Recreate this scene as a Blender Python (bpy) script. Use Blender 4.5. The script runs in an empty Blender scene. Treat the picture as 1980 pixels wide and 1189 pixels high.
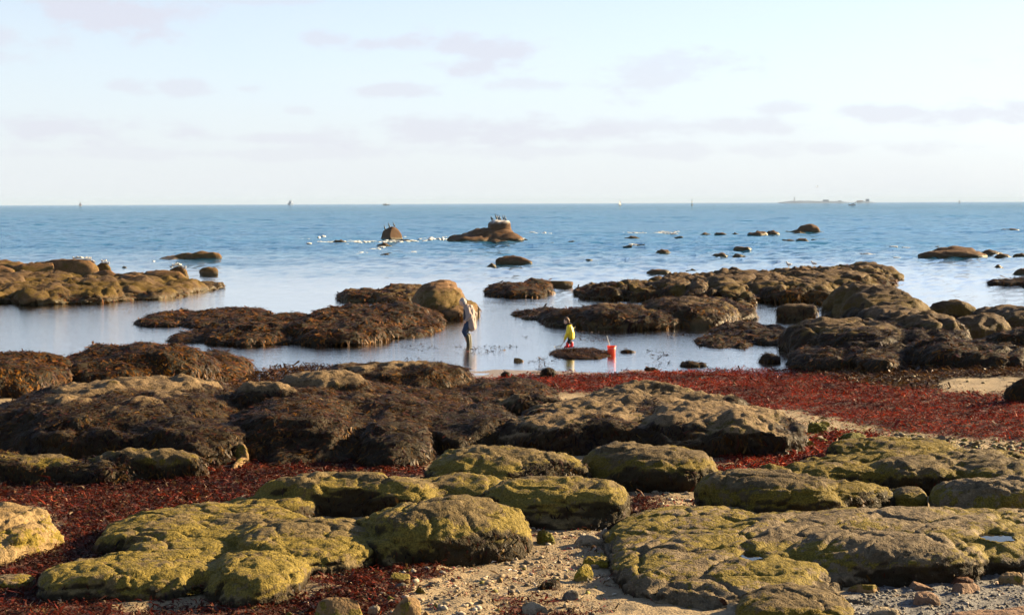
import bpy, math, random
import numpy as np
from mathutils import Matrix, Vector

R = math.radians
scene = bpy.context.scene
C = scene.collection
rng = np.random.default_rng(7)

# ------------------------------------------------------------------ camera
PXW, PXH, FPX = 1980.0, 1189.0, 3200.0
CAMZ = 4.8
CAM = np.array([0.0, 0.0, CAMZ])
PITCH = math.atan((594.5 - 393.0) / FPX)
ROLL = 0.0035
_f = np.array([0, math.cos(PITCH), -math.sin(PITCH)])
_r0 = np.array([1.0, 0, 0]); _u0 = np.array([0, math.sin(PITCH), math.cos(PITCH)])
_r = _r0 * math.cos(ROLL) - _u0 * math.sin(ROLL)
_u = _u0 * math.cos(ROLL) + _r0 * math.sin(ROLL)
cam_data = bpy.data.cameras.new('camera')
cam_data.sensor_width = 36.0
cam_data.lens = FPX / PXW * 36.0
cam_data.clip_start = 0.1
cam_data.clip_end = 60000.0
cam = bpy.data.objects.new('camera', cam_data)
C.objects.link(cam)
cam.matrix_world = Matrix(((_r[0], _u[0], -_f[0], CAM[0]), (_r[1], _u[1], -_f[1], CAM[1]),
                           (_r[2], _u[2], -_f[2], CAM[2]), (0, 0, 0, 1)))
scene.camera = cam

# ------------------------------------------------------------------ sky, sun, exposure
SUN_AZ, SUN_EL = R(63), R(19)            # azimuth clockwise from +Y
world = bpy.data.worlds.new('World'); scene.world = world
world.use_nodes = True
wn = world.node_tree; wn.nodes.clear()

class NT:
    """short helper round a node tree"""
    def __init__(self, tree): self.t = tree
    def n(self, kind, **kw):
        node = self.t.nodes.new(kind)
        for k, v in kw.items():
            if k.startswith('i_'):
                key = k[2:].replace('_', ' ')
                node.inputs[key].default_value = v
            else: setattr(node, k, v)
        return node
    def link(self, a, b): self.t.links.new(a, b)
    def math(self, op, a, b=None, c=None, clamp=False):
        m = self.t.nodes.new('ShaderNodeMath'); m.operation = op; m.use_clamp = clamp
        for i, v in enumerate((a, b, c)):
            if v is None: continue
            if isinstance(v, (int, float)): m.inputs[i].default_value = v
            else: self.link(v, m.inputs[i])
        return m.outputs[0]
    def mix(self, fac, a, b, blend='MIX'):
        m = self.t.nodes.new('ShaderNodeMix'); m.data_type = 'RGBA'; m.blend_type = blend
        for sock, v in ((m.inputs['Factor'], fac), (m.inputs['A'], a), (m.inputs['B'], b)):
            src = sock
            if sock.name in ('A', 'B'):
                src = [s for s in m.inputs if s.name == sock.name and s.type == 'RGBA'][0]
            elif sock.name == 'Factor':
                src = [s for s in m.inputs if s.name == 'Factor' and s.type == 'VALUE'][0]
            if isinstance(v, (int, float)): src.default_value = v
            elif isinstance(v, tuple): src.default_value = (v[0], v[1], v[2], 1)
            else: self.link(v, src)
        return [s for s in m.outputs if s.type == 'RGBA'][0]
    def mapr(self, v, a, b, c=0.0, d=1.0, smooth=True):
        m = self.t.nodes.new('ShaderNodeMapRange')
        m.interpolation_type = 'SMOOTHSTEP' if smooth else 'LINEAR'
        self.link(v, m.inputs[0])
        for i, x in zip((1, 2, 3, 4), (a, b, c, d)): m.inputs[i].default_value = x
        return m.outputs[0]
    def noise(self, vec, scale, detail=4, rough=0.55, dist=0.0):
        m = self.t.nodes.new('ShaderNodeTexNoise')
        m.inputs['Scale'].default_value = scale; m.inputs['Detail'].default_value = detail
        m.inputs['Roughness'].default_value = rough; m.inputs['Distortion'].default_value = dist
        if vec is not None: self.link(vec, m.inputs['Vector'])
        return m.outputs['Fac']
    def mapping(self, vec, scale=(1, 1, 1), loc=(0, 0, 0), rot=(0, 0, 0)):
        m = self.t.nodes.new('ShaderNodeMapping')
        m.inputs['Scale'].default_value = scale; m.inputs['Location'].default_value = loc
        m.inputs['Rotation'].default_value = rot
        self.link(vec, m.inputs['Vector']); return m.outputs[0]

W = NT(wn)
sky = W.n('ShaderNodeTexSky', sky_type='NISHITA', sun_disc=False, sun_elevation=SUN_EL, sun_rotation=SUN_AZ,
          altitude=0.0, air_density=0.65, dust_density=0.7, ozone_density=2.0)
tc = W.n('ShaderNodeTexCoord')
nrm = W.n('ShaderNodeVectorMath', operation='NORMALIZE'); W.link(tc.outputs['Generated'], nrm.inputs[0])
sep = W.n('ShaderNodeSeparateXYZ'); W.link(nrm.outputs[0], sep.inputs[0])
az = W.math('ARCTAN2', sep.outputs[0], sep.outputs[1])
el = W.math('ARCSINE', sep.outputs[2])
# small-scale noise that frays cloud edges, in direction space
cvec = W.n('ShaderNodeCombineXYZ'); W.link(az, cvec.inputs[0]); W.link(el, cvec.inputs[1])
cstr = W.mapping(cvec.outputs[0], scale=(1.0, 2.4, 1))
fray = W.noise(cstr, 22, 7, 0.6)
fray2 = W.noise(cstr, 7.0, 5, 0.55)
CLOUDS = [(210, 32, 190, 44, .95), (330, 28, 130, 34, .6), (500, 0, 120, 10, .5), (640, 76, 60, 22, .7), (760, 84, 120, 20, .8),
          (930, 95, 120, 36, .85), (925, 128, 120, 20, .85), (770, 176, 100, 13, .7), (1060, 164, 120, 14, .55),
          (1300, 145, 120, 42, .6), (245, 168, 55, 16, .6), (350, 168, 55, 14, .65), (480, 172, 30, 8, .5), (578, 215, 35, 9, .45),
          (110, 248, 220, 26, .75), (520, 268, 140, 12, .6), (950, 258, 330, 30, .75), (1350, 245, 330, 18, .6),
          (1510, 213, 70, 12, .6), (1800, 218, 230, 20, .7), (2050, 210, 180, 20, .6), (1150, 292, 700, 16, .45), (400, 298, 400, 14, .4),
          (-200, 60, 300, 40, .7), (2300, 120, 300, 40, .6), (-300, 240, 300, 20, .6), (2400, 260, 300, 18, .6)]
cm = None
for (px, py, hx, hy, amt) in CLOUDS:
    d = _f + _r * (px - 990) / FPX + _u * (594.5 - py) / FPX
    a0 = math.atan2(d[0], d[1]); e0 = math.asin(d[2] / np.linalg.norm(d))
    dx = W.math('MULTIPLY', W.math('SUBTRACT', az, a0), FPX / hx / 1.25)
    dy = W.math('MULTIPLY', W.math('SUBTRACT', el, e0), FPX / hy / 1.25)
    rr = W.math('SQRT', W.math('MULTIPLY_ADD', dx, dx, W.math('MULTIPLY', dy, dy)))
    v = W.math('ADD', W.math('SUBTRACT', 1.0, rr), W.math('MULTIPLY', W.math('SUBTRACT', fray, 0.5), 3.6))
    v = W.math('MULTIPLY', W.mapr(v, 0.0, 0.75), amt)
    cm = v if cm is None else W.math('MAXIMUM', cm, v)
# the rest of the sky carries the same sort of broken cloud
hi = W.math('ADD', W.math('MAXIMUM', sep.outputs[2], 0.0), 0.12)
pv = W.n('ShaderNodeCombineXYZ')
W.link(W.math('DIVIDE', sep.outputs[0], hi), pv.inputs[0]); W.link(W.math('DIVIDE', sep.outputs[1], hi), pv.inputs[1])
gen = W.mapr(W.noise(pv.outputs[0], 1.1, 7, 0.6), 0.52, 0.72)
gen = W.math('MULTIPLY', gen, W.mapr(el, R(7.5), R(14)))
cm = W.math('MAXIMUM', cm, W.math('MULTIPLY', gen, 0.7))
# whitish haze low over the sea, thinning with height all round
veil = W.math('MULTIPLY', W.math('EXPONENT', W.math('MULTIPLY', W.math('MAXIMUM', el, 0.0), -1.0 / R(13))), 0.97)
wispy = W.math('MULTIPLY', W.math('SUBTRACT', fray2, 0.5), 0.20)
veil = W.math('ADD', veil, wispy, clamp=True)
SKY_STR = 0.05
KS = 1.0 / SKY_STR
VEIL0 = (0.186 * KS, 0.194 * KS, 0.203 * KS)
VEIL1 = (0.196 * KS, 0.206 * KS, 0.205 * KS)
CLD = (0.168 * KS, 0.168 * KS, 0.190 * KS)
col = W.mix(veil, sky.outputs[0], W.mix(W.mapr(el, R(0.5), R(5.5)), VEIL0, VEIL1))
col = W.mix(W.math('MULTIPLY', cm, 0.78), col, CLD)
bg = W.n('ShaderNodeBackground', i_Strength=SKY_STR); W.link(col, bg.inputs['Color'])
wo = W.n('ShaderNodeOutputWorld'); W.link(bg.outputs[0], wo.inputs['Surface'])

sun_d = bpy.data.lights.new('sun', 'SUN'); sun_d.energy = 5.0; sun_d.angle = R(0.6); sun_d.color = (1.0, 0.76, 0.44)
sun = bpy.data.objects.new('sun', sun_d); C.objects.link(sun)
SUNV = np.array([math.sin(SUN_AZ) * math.cos(SUN_EL), math.cos(SUN_AZ) * math.cos(SUN_EL), math.sin(SUN_EL)])
sun.rotation_euler = Vector(SUNV).to_track_quat('Z', 'Y').to_euler()
sun.location = (40, 20, 30)

vs = scene.view_settings
vs.view_transform = 'Standard'; vs.look = 'None'; vs.exposure = 2.2; vs.gamma = 1.0; vs.use_curve_mapping = False
scene.render.engine = 'CYCLES'
scene.cycles.max_bounces = 5; scene.cycles.diffuse_bounces = 1; scene.cycles.glossy_bounces = 2; scene.cycles.volume_bounces = 0
scene.cycles.use_adaptive_sampling = True; scene.cycles.adaptive_threshold = 0.02
scene.cycles.transparent_max_bounces = 8; scene.cycles.transmission_bounces = 4
scene.cycles.use_denoising = True

# ------------------------------------------------------------------ picture <-> place
def ray(px, py):
    return _f + _r * (px - 990.0) / FPX + _u * (594.5 - py) / FPX
def at(px, py, z=0.0):
    d = ray(px, py); t = (z - CAMZ) / d[2]
    return CAM + d * t
def at_dist(px, py, y):
    d = ray(px, py); return CAM + d * (y / d[1])
def project(P):
    q = np.asarray(P, float) - CAM
    w = q @ _f
    return 990 + FPX * (q @ _r) / w, 594.5 - FPX * (q @ _u) / w

# ------------------------------------------------------------------ noise
_perm = np.random.default_rng(3).permutation(256).astype(np.int32); _perm = np.concatenate([_perm, _perm])
_g = np.random.default_rng(4).normal(size=(256, 3)); _g /= np.linalg.norm(_g, axis=1)[:, None]; _g = _g.astype(np.float32)
def pn(p):
    p = np.asarray(p, np.float32)
    i = np.floor(p).astype(np.int32); f = p - i; i &= 255
    u = f * f * f * (f * (f * 6 - 15) + 10)
    out = 0
    for dx in (0, 1):
        wx = u[:, 0] if dx else 1 - u[:, 0]
        a = _perm[(i[:, 0] + dx) & 255]
        for dy in (0, 1):
            wy = wx * (u[:, 1] if dy else 1 - u[:, 1])
            b = _perm[(a + i[:, 1] + dy) & 255]
            for dz in (0, 1):
                w = wy * (u[:, 2] if dz else 1 - u[:, 2])
                g = _g[_perm[(b + i[:, 2] + dz) & 255]]
                out = out + w * (g[:, 0] * (f[:, 0] - dx) + g[:, 1] * (f[:, 1] - dy) + g[:, 2] * (f[:, 2] - dz))
    return out * 1.6
def fbm(p, octv=4, lac=2.05, gain=0.5):
    p = np.asarray(p, np.float32); s = 0; a = 1.0
    for k in range(octv):
        s = s + a * pn(p + 17.3 * k); p = p * lac; a *= gain
    return s
def p3(x, y, z=0.0): return np.stack([x, y, np.zeros_like(x) + z], -1)
def sstep(a, b, x):
    t = np.clip((x - a) / (b - a), 0, 1); return t * t * (3 - 2 * t)

def worley(p, seed=0):
    """nearest and second nearest distance on a jittered grid, and the nearest cell's own random number"""
    i = np.floor(p).astype(np.int64); f1 = np.full(len(p), 9.0); f2 = np.full(len(p), 9.0); cid = np.zeros(len(p))
    for dx in (-1, 0, 1):
        for dy in (-1, 0, 1):
            for dz in (-1, 0, 1):
                c = i + np.array([dx, dy, dz])
                h = (c[:, 0] * 73856093) ^ (c[:, 1] * 19349663) ^ (c[:, 2] * 83492791) ^ (seed * 2654435)
                r1 = (h & 1023) / 1023.0; r2 = ((h >> 7) & 1023) / 1023.0; r3 = ((h >> 13) & 1023) / 1023.0
                d = np.sqrt(((c + np.stack([r1, r2, r3], -1) - p) ** 2).sum(1))
                lt = d < f1
                f2 = np.where(lt, f1, np.minimum(f2, d)); cid = np.where(lt, ((h >> 4) & 1023) / 1023.0, cid); f1 = np.where(lt, d, f1)
    return f1, f2, cid
# ------------------------------------------------------------------ ground height
POOLS = [(*at(425, 722)[:2], 1.9, .22), (*at(1565, 856, .2)[:2], .5, .06)]
def ground0(x, y):
    wl = 46.3 + 12.5 * sstep(7.0, 13.5, x) + 1.2 * np.exp(-((x + 7.5) / 4.0) ** 2)
    d = wl - y
    z = np.where(d > 0, 0.022 * d, np.maximum(0.016 * d, -2.2))
    return np.where(d > 60, 0.022 * 60, z), d
def ground(x, y):
    x = np.atleast_1d(np.asarray(x, float)); y = np.atleast_1d(np.asarray(y, float))
    z, d = ground0(x, y)
    k = (y < 90) & (y > 5)
    if k.any():
        xk, yk = x[k], y[k]; q = p3(xk, yk)
        near = sstep(90, 55, yk)
        dz = near * (0.05 * pn(q * 0.35) + 0.03 * pn(q * 0.9 + 5))
        dry = near * sstep(-2, 4, d[k])
        if (dry > 0).any(): dz = dz + dry * (0.030 * fbm(q * 2.9, 3) + 0.014 * np.abs(pn(q * 5.5 + 9)))
        for (a, b, r, dp) in POOLS:
            dz = dz - dp * np.exp(-(((xk - a) / r) ** 2 + ((yk - b) / (r * 1.1)) ** 2))
        z[k] = z[k] + dz
    return z
def on_ground(px, py):
    z = 0.3
    for _ in range(10):
        p = at(px, py, z); z = 0.5 * z + 0.5 * max(float(ground0(np.float64(p[0]), np.float64(p[1]))[0]), 0.0)
    for _ in range(2):
        p = at(px, py, z); z = max(float(ground(p[0], p[1])[0]), 0.0)
    return at(px, py, z)

# ------------------------------------------------------------------ mesh helpers
def mk_mesh(name, V, F, smooth=True, col=None, attr=None):
    """F: (n,3) or (n,4) index array"""
    V = np.ascontiguousarray(V, np.float32); F = np.ascontiguousarray(F, np.int32)
    me = bpy.data.meshes.new(name)
    me.vertices.add(len(V)); me.vertices.foreach_set('co', V.ravel())
    k = F.shape[1]
    me.loops.add(F.size); me.loops.foreach_set('vertex_index', F.ravel())
    me.polygons.add(len(F))
    me.polygons.foreach_set('loop_start', np.arange(0, F.size, k, dtype=np.int32))
    me.polygons.foreach_set('loop_total', np.full(len(F), k, np.int32))
    me.polygons.foreach_set('use_smooth', np.full(len(F), smooth, bool))
    me.update(calc_edges=True)
    if col is not None:
        ca = me.color_attributes.new('Col', 'FLOAT_COLOR', 'POINT')
        c4 = np.ones((len(V), 4), np.float32); c4[:, :3] = col
        ca.data.foreach_set('color', c4.ravel())
    if attr is not None:
        for nme, val in attr.items():
            a = me.attributes.new(nme, 'FLOAT', 'POINT'); a.data.foreach_set('value', np.ascontiguousarray(val, np.float32))
    me.validate()
    return me
def link(name, me, mat=None, parent=None, loc=None, label=None, cat=None, group=None, kind=None):
    o = bpy.data.objects.new(name, me); C.objects.link(o)
    if mat is not None: me.materials.append(mat)
    if parent is not None: o.parent = parent
    if loc is not None: o.location = loc
    if label: o['label'] = label
    if cat: o['category'] = cat
    if group: o['group'] = group
    if kind: o['kind'] = kind
    return o
def empty(name, loc, label, cat, group=None, rz=0.0):
    o = bpy.data.objects.new(name, None); C.objects.link(o); o.location = loc; o.rotation_euler = (0, 0, rz)
    o.empty_display_size = 0.1
    o['label'] = label; o['category'] = cat
    if group: o['group'] = group
    return o
def copy_tree(o, parent=None):
    c = o.copy(); C.objects.link(c); c.parent = parent
    for ch in list(o.children): copy_tree(ch, c)
    return c

def _unit_sphere(n=10):
    V = []; F = []
    lin = np.linspace(-1, 1, n + 1)
    a, b = np.meshgrid(lin, lin, indexing='ij'); one = np.ones_like(a)
    base = 0
    for ax in range(3):
        for s in (-1, 1):
            comp = [None] * 3
            comp[ax] = one * s; comp[(ax + 1) % 3] = a; comp[(ax + 2) % 3] = b
            P = np.stack(comp, -1).reshape(-1, 3)
            idx = np.arange((n + 1) ** 2).reshape(n + 1, n + 1) + base
            q = np.stack([idx[:-1, :-1], idx[1:, :-1], idx[1:, 1:], idx[:-1, 1:]], -1).reshape(-1, 4)
            if s < 0: q = q[:, ::-1]
            V.append(P); F.append(q); base += (n + 1) ** 2
    V = np.concatenate(V); V /= np.linalg.norm(V, axis=1)[:, None]
    return V, np.concatenate(F)
SPH_V, SPH_F = _unit_sphere(12)
SPS_V, SPS_F = _unit_sphere(4)

def remesh_many(jobs):
    """jobs: list of (V, F, voxel, smooth_iterations) -> list of (V, quads/tris as (n,4) with tri padding removed, normals)"""
    objs = []
    for (V, F, vox, sm) in jobs:
        me = mk_mesh('tmp', V, F)
        o = bpy.data.objects.new('tmp', me); C.objects.link(o)
        m = o.modifiers.new('r', 'REMESH'); m.mode = 'VOXEL'; m.voxel_size = vox; m.adaptivity = 0
        if sm:
            s = o.modifiers.new('s', 'SMOOTH'); s.factor = 0.5; s.iterations = sm
        objs.append(o)
    dg = bpy.context.evaluated_depsgraph_get(); dg.update()
    res = []
    for o in objs:
        ev = o.evaluated_get(dg); me = ev.to_mesh()
        n = len(me.vertices); v = np.empty(n * 3, np.float32); me.vertices.foreach_get('co', v); v = v.reshape(-1, 3)
        nr = np.empty(n * 3, np.float32); me.vertices.foreach_get('normal', nr); nr = nr.reshape(-1, 3)
        npoly = len(me.polygons); nl = len(me.loops)
        li = np.empty(nl, np.int32); me.loops.foreach_get('vertex_index', li)
        assert nl == npoly * 4, (nl, npoly)
        res.append((v, li.reshape(-1, 4), nr)); ev.to_mesh_clear()
    for o in objs:
        me = o.data; bpy.data.objects.remove(o); bpy.data.meshes.remove(me)
    return res
def drop(V, F, keep, *extra):
    fk = keep[F].all(1); F = F[fk]
    used = np.zeros(len(V), bool); used[F.ravel()] = True
    mp = np.cumsum(used) - 1
    return (V[used], mp[F]) + tuple(e[used] for e in extra)
def vnormals(V, F):
    n = np.cross(V[F[:, 2]] - V[F[:, 0]], V[F[:, 3]] - V[F[:, 1]])
    out = np.zeros_like(V)
    for k in range(4): np.add.at(out, F[:, k], n)
    return out / np.maximum(np.linalg.norm(out, axis=1), 1e-9)[:, None]

# ------------------------------------------------------------------ materials
def new_mat(name):
    m = bpy.data.materials.new(name); m.use_nodes = True; m.node_tree.nodes.clear()
    return m, NT(m.node_tree)
def finish(N, shader, disp=None):
    o = N.n('ShaderNodeOutputMaterial'); N.link(shader, o.inputs['Surface'])
def bsdf(N, color, rough=0.8, spec=0.3, normal=None, **kw):
    b = N.n('ShaderNodeBsdfPrincipled')
    for sock, v in (('Base Color', color), ('Roughness', rough), ('Specular IOR Level', spec)):
        if isinstance(v, tuple): b.inputs[sock].default_value = (*v, 1)
        elif isinstance(v, (int, float)): b.inputs[sock].default_value = v
        else: N.link(v, b.inputs[sock])
    if normal is not None: N.link(normal, b.inputs['Normal'])
    return b
def bump(N, h, strength=0.5, dist=0.02, prev=None):
    b = N.n('ShaderNodeBump', i_Strength=strength, i_Distance=dist); N.link(h, b.inputs['Height'])
    if prev is not None: N.link(prev, b.inputs['Normal'])
    return b.outputs[0]
def geo(N): return N.n('ShaderNodeNewGeometry')

def rock_mat(name, A, B, algae=None, algae_amt=0.5, algae_scale=1.1, speck=0.35, dark=(0.020, 0.014, 0.007), grain=1.0, tide=None, wet_rough=0.75):
    m, N = new_mat(name)
    g = geo(N); P = g.outputs['Position']
    n1 = N.noise(P, 1.4, 6, 0.6); n2 = N.noise(P, 9, 5, 0.65); n3 = N.noise(P, 45, 3, 0.6)
    col = N.mix(N.mapr(n1, 0.35, 0.65), A, B)
    # mineral grain and barnacle flecks
    fl = N.mapr(n3, 0.48, 0.66)
    col = N.mix(N.math('MULTIPLY', fl, speck), col, (min(A[0] * 1.7, .8), min(A[1] * 1.7, .8), min(A[2] * 1.75, .8)))
    vor = N.n('ShaderNodeTexVoronoi', i_Scale=34.0 * grain); N.link(P, vor.inputs['Vector'])
    pit = N.mapr(vor.outputs['Distance'], 0.0, 0.45)
    col = N.mix(N.math('MULTIPLY', N.mapr(n2, 0.47, 0.66), 0.8), col, (B[0] * .38, B[1] * .37, B[2] * .33))
    nl = N.noise(P, 2.7, 6, 0.65)
    col = N.mix(N.math('MULTIPLY', N.mapr(nl, 0.52, 0.68), 0.55), col, (B[0] * .45, B[1] * .42, B[2] * .36))
    if algae is not None:
        na = N.noise(P, algae_scale, 5, 0.62)
        am = N.mapr(N.math('ADD', na, N.math('MULTIPLY', N.math('SUBTRACT', n2, 0.5), 0.85)), 0.67 - 0.35 * algae_amt, 0.75 - 0.35 * algae_amt)
        ha = N.n('ShaderNodeAttribute', attribute_name='hf')
        band = N.math('SUBTRACT', N.mapr(ha.outputs['Fac'], 0.10, 0.42), N.mapr(ha.outputs['Fac'], 0.66, 0.98))
        na = N.math('ADD', na, N.math('MULTIPLY', N.math('SUBTRACT', band, 0.45), 0.20))
        am = N.mapr(N.math('ADD', na, N.math('MULTIPLY', N.math('SUBTRACT', n2, 0.5), 0.85)), 0.67 - 0.35 * algae_amt, 0.74 - 0.35 * algae_amt)
        al = N.mix(N.mapr(n3, 0.35, 0.7), (algae[0] * .75, algae[1] * .72, algae[2] * .7), (algae[0] * 1.75, algae[1] * 1.65, algae[2] * 1.5))
        col = N.mix(N.math('MULTIPLY', am, 0.92), col, al)
    # dark lichen / weed-stained colour where weed grows; also painted shade on lower fronts
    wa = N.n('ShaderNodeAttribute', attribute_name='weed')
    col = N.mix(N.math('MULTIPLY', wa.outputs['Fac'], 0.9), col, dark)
    ga = N.n('ShaderNodeAttribute', attribute_name='guano')
    col = N.mix(ga.outputs['Fac'], col, (0.62, 0.60, 0.55))
    rough = wet_rough
    if tide is not None:
        sp = N.n('ShaderNodeSeparateXYZ'); N.link(P, sp.inputs[0])
        tz = N.math('ADD', sp.outputs[2], N.math('MULTIPLY', N.math('SUBTRACT', n1, 0.5), -tide * 1.6))
        tm = N.mapr(tz, tide * 0.25, tide)
        col = N.mix(tm, N.mix(n2, (0.035, 0.026, 0.013), (0.075, 0.055, 0.022)), col)
        rough = N.mapr(tm, 0, 1, 0.35, wet_rough)
    hb = bump(N, n3, 0.75 * grain, 0.018)
    hb = bump(N, pit, 0.55, 0.014, hb)
    hb = bump(N, n2, 0.8, 0.07, hb)
    finish(N, bsdf(N, col, rough, 0.10, hb).outputs[0])
    return m

M = {}
M['algae'] = rock_mat('barnacled_algae_rock', (0.1351, 0.0974, 0.0409), (0.0855, 0.0598, 0.0241), (0.1203, 0.0931, 0.0172), 0.58, 1.3, 0.45)
M['olive'] = rock_mat('olive_granite', (0.1058, 0.0745, 0.0331), (0.0653, 0.0454, 0.0203), (0.0928, 0.0693, 0.0078), 0.50, 0.9, 0.40)
M['tan'] = rock_mat('pale_barnacled_granite', (0.1625, 0.1114, 0.0580), (0.1016, 0.0665, 0.0323), (0.0691, 0.0508, 0.0106), 0.18, 0.9, 0.45)
M['brown'] = rock_mat('brown_granite', (0.1347, 0.0744, 0.0328), (0.0946, 0.0507, 0.0213), (0.0688, 0.0469, 0.0090), 0.25, 0.35, 0.2, tide=0.28)
M['reef'] = rock_mat('weathered_reef_granite', (0.0946, 0.0589, 0.0297), (0.0578, 0.0343, 0.0157), (0.0595, 0.0387, 0.0061), 0.42, 0.45, 0.25, tide=0.30)
M['skerry'] = rock_mat('offshore_granite', (0.1112, 0.0596, 0.0277), (0.0827, 0.0428, 0.0197), None, 0, 0.3, 0.1, tide=0.35)
M['weedy'] = rock_mat('weed_stained_rock', (0.0418, 0.0281, 0.0126), (0.0251, 0.0169, 0.0072), (0.0585, 0.0442, 0.0072), 0.2, 0.8, 0.3)
M['ledge'] = rock_mat('layered_sandstone', (0.2260, 0.1559, 0.0722), (0.1621, 0.1063, 0.0446), (0.1228, 0.0945, 0.0128), 0.25, 1.5, 0.3)
M['stone_tan'] = rock_mat('tan_beach_stone', (0.1965, 0.1251, 0.0574), (0.1424, 0.0874, 0.0383), (0.0982, 0.0803, 0.0128), 0.2, 2.5, 0.25, grain=.6)
M['stone_grey'] = rock_mat('grey_beach_stone', (0.1179, 0.1063, 0.0850), (0.0786, 0.0708, 0.0574), None, 0, 2, 0.3, grain=.6)
M['stone_pink'] = rock_mat('pinkish_beach_stone', (0.1965, 0.1181, 0.0722), (0.1474, 0.0897, 0.0553), None, 0, 2, 0.3, grain=.6)
M['stone_pale'] = rock_mat('pale_beach_stone', (0.2554, 0.2078, 0.1403), (0.1866, 0.1465, 0.0935), None, 0, 2, 0.25, grain=.6)
M['stone_red'] = rock_mat('reddish_brown_stone', (0.0982, 0.0402, 0.0191), (0.0639, 0.0260, 0.0128), None, 0, 2, 0.2, grain=.6)
M['stone_green'] = rock_mat('green_coated_stone', (0.1230, 0.0984, 0.0287), (0.0820, 0.0697, 0.0164), (0.0779, 0.0754, 0.0082), 0.75, 2, 0.2, grain=.6)
M['stone_yellow'] = rock_mat('yellow_coated_stone', (0.2132, 0.1599, 0.0410), (0.1476, 0.1107, 0.0287), (0.1640, 0.1271, 0.0123), 0.5, 2.5, 0.3, grain=.7)
M['slab'] = rock_mat('olive_grey_slab', (0.145, 0.108, 0.062), (0.088, 0.063, 0.034), (0.108, 0.084, 0.012), 0.40, 0.9, 0.45)

def weed_mat(name, rough=0.38, transl=0.25, spec=0.5):
    m, N = new_mat(name)
    a = N.n('ShaderNodeAttribute', attribute_name='Col')
    b = bsdf(N, a.outputs['Color'], rough, spec)
    t = N.n('ShaderNodeBsdfTranslucent'); N.link(a.outputs['Color'], t.inputs['Color'])
    mx = N.n('ShaderNodeMixShader'); mx.inputs[0].default_value = transl
    N.link(b.outputs[0], mx.inputs[1]); N.link(t.outputs[0], mx.inputs[2])
    finish(N, mx.outputs[0]); return m
M['wrack'] = weed_mat('wrack_fronds', 0.5, 0.18, 0.08)
M['redweed'] = weed_mat('red_weed_fronds', 0.55, 0.28, 0.06)

def plain(name, col, rough=0.6, spec=0.4, var=0.15, scale=30.0, transl=0.0):
    m, N = new_mat(name)
    g = N.n('ShaderNodeTexCoord'); n = N.noise(g.outputs['Object'], scale, 4, 0.6)
    c = N.mix(n, tuple(x * (1 - var) for x in col), tuple(min(1, x * (1 + var)) for x in col))
    b = bsdf(N, c, rough, spec, bump(N, n, 0.2, 0.01)); out = b.outputs[0]
    if transl:
        t = N.n('ShaderNodeBsdfTranslucent'); N.link(c, t.inputs['Color'])
        mx = N.n('ShaderNodeMixShader'); mx.inputs[0].default_value = transl
        N.link(out, mx.inputs[1]); N.link(t.outputs[0], mx.inputs[2]); out = mx.outputs[0]
    finish(N, out); return m

# ground: sand, wet near the sea, with litter-stained and gritty patches (attributes)
def ground_mat():
    m, N = new_mat('beach_sand')
    g = geo(N); P = g.outputs['Position']
    sp = N.n('ShaderNodeSeparateXYZ'); N.link(P, sp.inputs[0])
    n1 = N.noise(P, 0.8, 5, 0.6); n2 = N.noise(P, 6, 5, 0.65); n3 = N.noise(P, 70, 3, 0.7)
    col = N.mix(N.mapr(n1, 0.35, 0.68), (0.218, 0.160, 0.086), (0.155, 0.111, 0.060))
    col = N.mix(N.math('MULTIPLY', N.mapr(n2, 0.52, 0.75), 0.55), col, (0.23, 0.16, 0.085))
    col = N.mix(N.math('MULTIPLY', N.mapr(n3, 0.45, 0.7), 0.45), col, (0.40, 0.31, 0.19))
    col = N.mix(N.math('MULTIPLY', N.mapr(n3, 0.55, 0.35), 0.40), col, (0.17, 0.12, 0.065))
    ga = N.n('ShaderNodeAttribute', attribute_name='grit')
    vor = N.n('ShaderNodeTexVoronoi', i_Scale=38.0); N.link(P, vor.inputs['Vector'])
    vc = N.n('ShaderNodeSeparateColor'); N.link(vor.outputs['Color'], vc.inputs[0])
    gcol = N.mix(vc.outputs[0], (0.045, 0.043, 0.042), (0.16, 0.148, 0.132))
    col = N.mix(ga.outputs['Fac'], col, gcol)
    la = N.n('ShaderNodeAttribute', attribute_name='litter')
    col = N.mix(N.math('MULTIPLY', la.outputs['Fac'], 0.93), col, N.mix(n2, (0.035, 0.010, 0.008), (0.075, 0.016, 0.011)))
    ba = N.n('ShaderNodeAttribute', attribute_name='brownlit')
    col = N.mix(N.math('MULTIPLY', ba.outputs['Fac'], 0.9), col, N.mix(n2, (0.035, 0.024, 0.010), (0.075, 0.048, 0.018)))
    wet = N.mapr(N.math('ADD', sp.outputs[2], N.math('MULTIPLY', N.math('SUBTRACT', n1, 0.5), 0.10)), 0.13, 0.02)
    col = N.mix(N.math('MULTIPLY', wet, 0.6), col, (0.20, 0.135, 0.068))
    deep = N.mapr(sp.outputs[2], -0.55, -1.6)
    col = N.mix(deep, col, (0.035, 0.055, 0.045))
    rough = N.mapr(wet, 0, 1, 0.85, 0.35)
    hb = bump(N, n3, 0.5, 0.012); hb = bump(N, vor.outputs['Distance'], 0.5, 0.012, hb); hb = bump(N, n2, 0.7, 0.05, hb)
    finish(N, bsdf(N, col, rough, 0.3, hb).outputs[0]); return m
M['sand'] = ground_mat()

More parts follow.
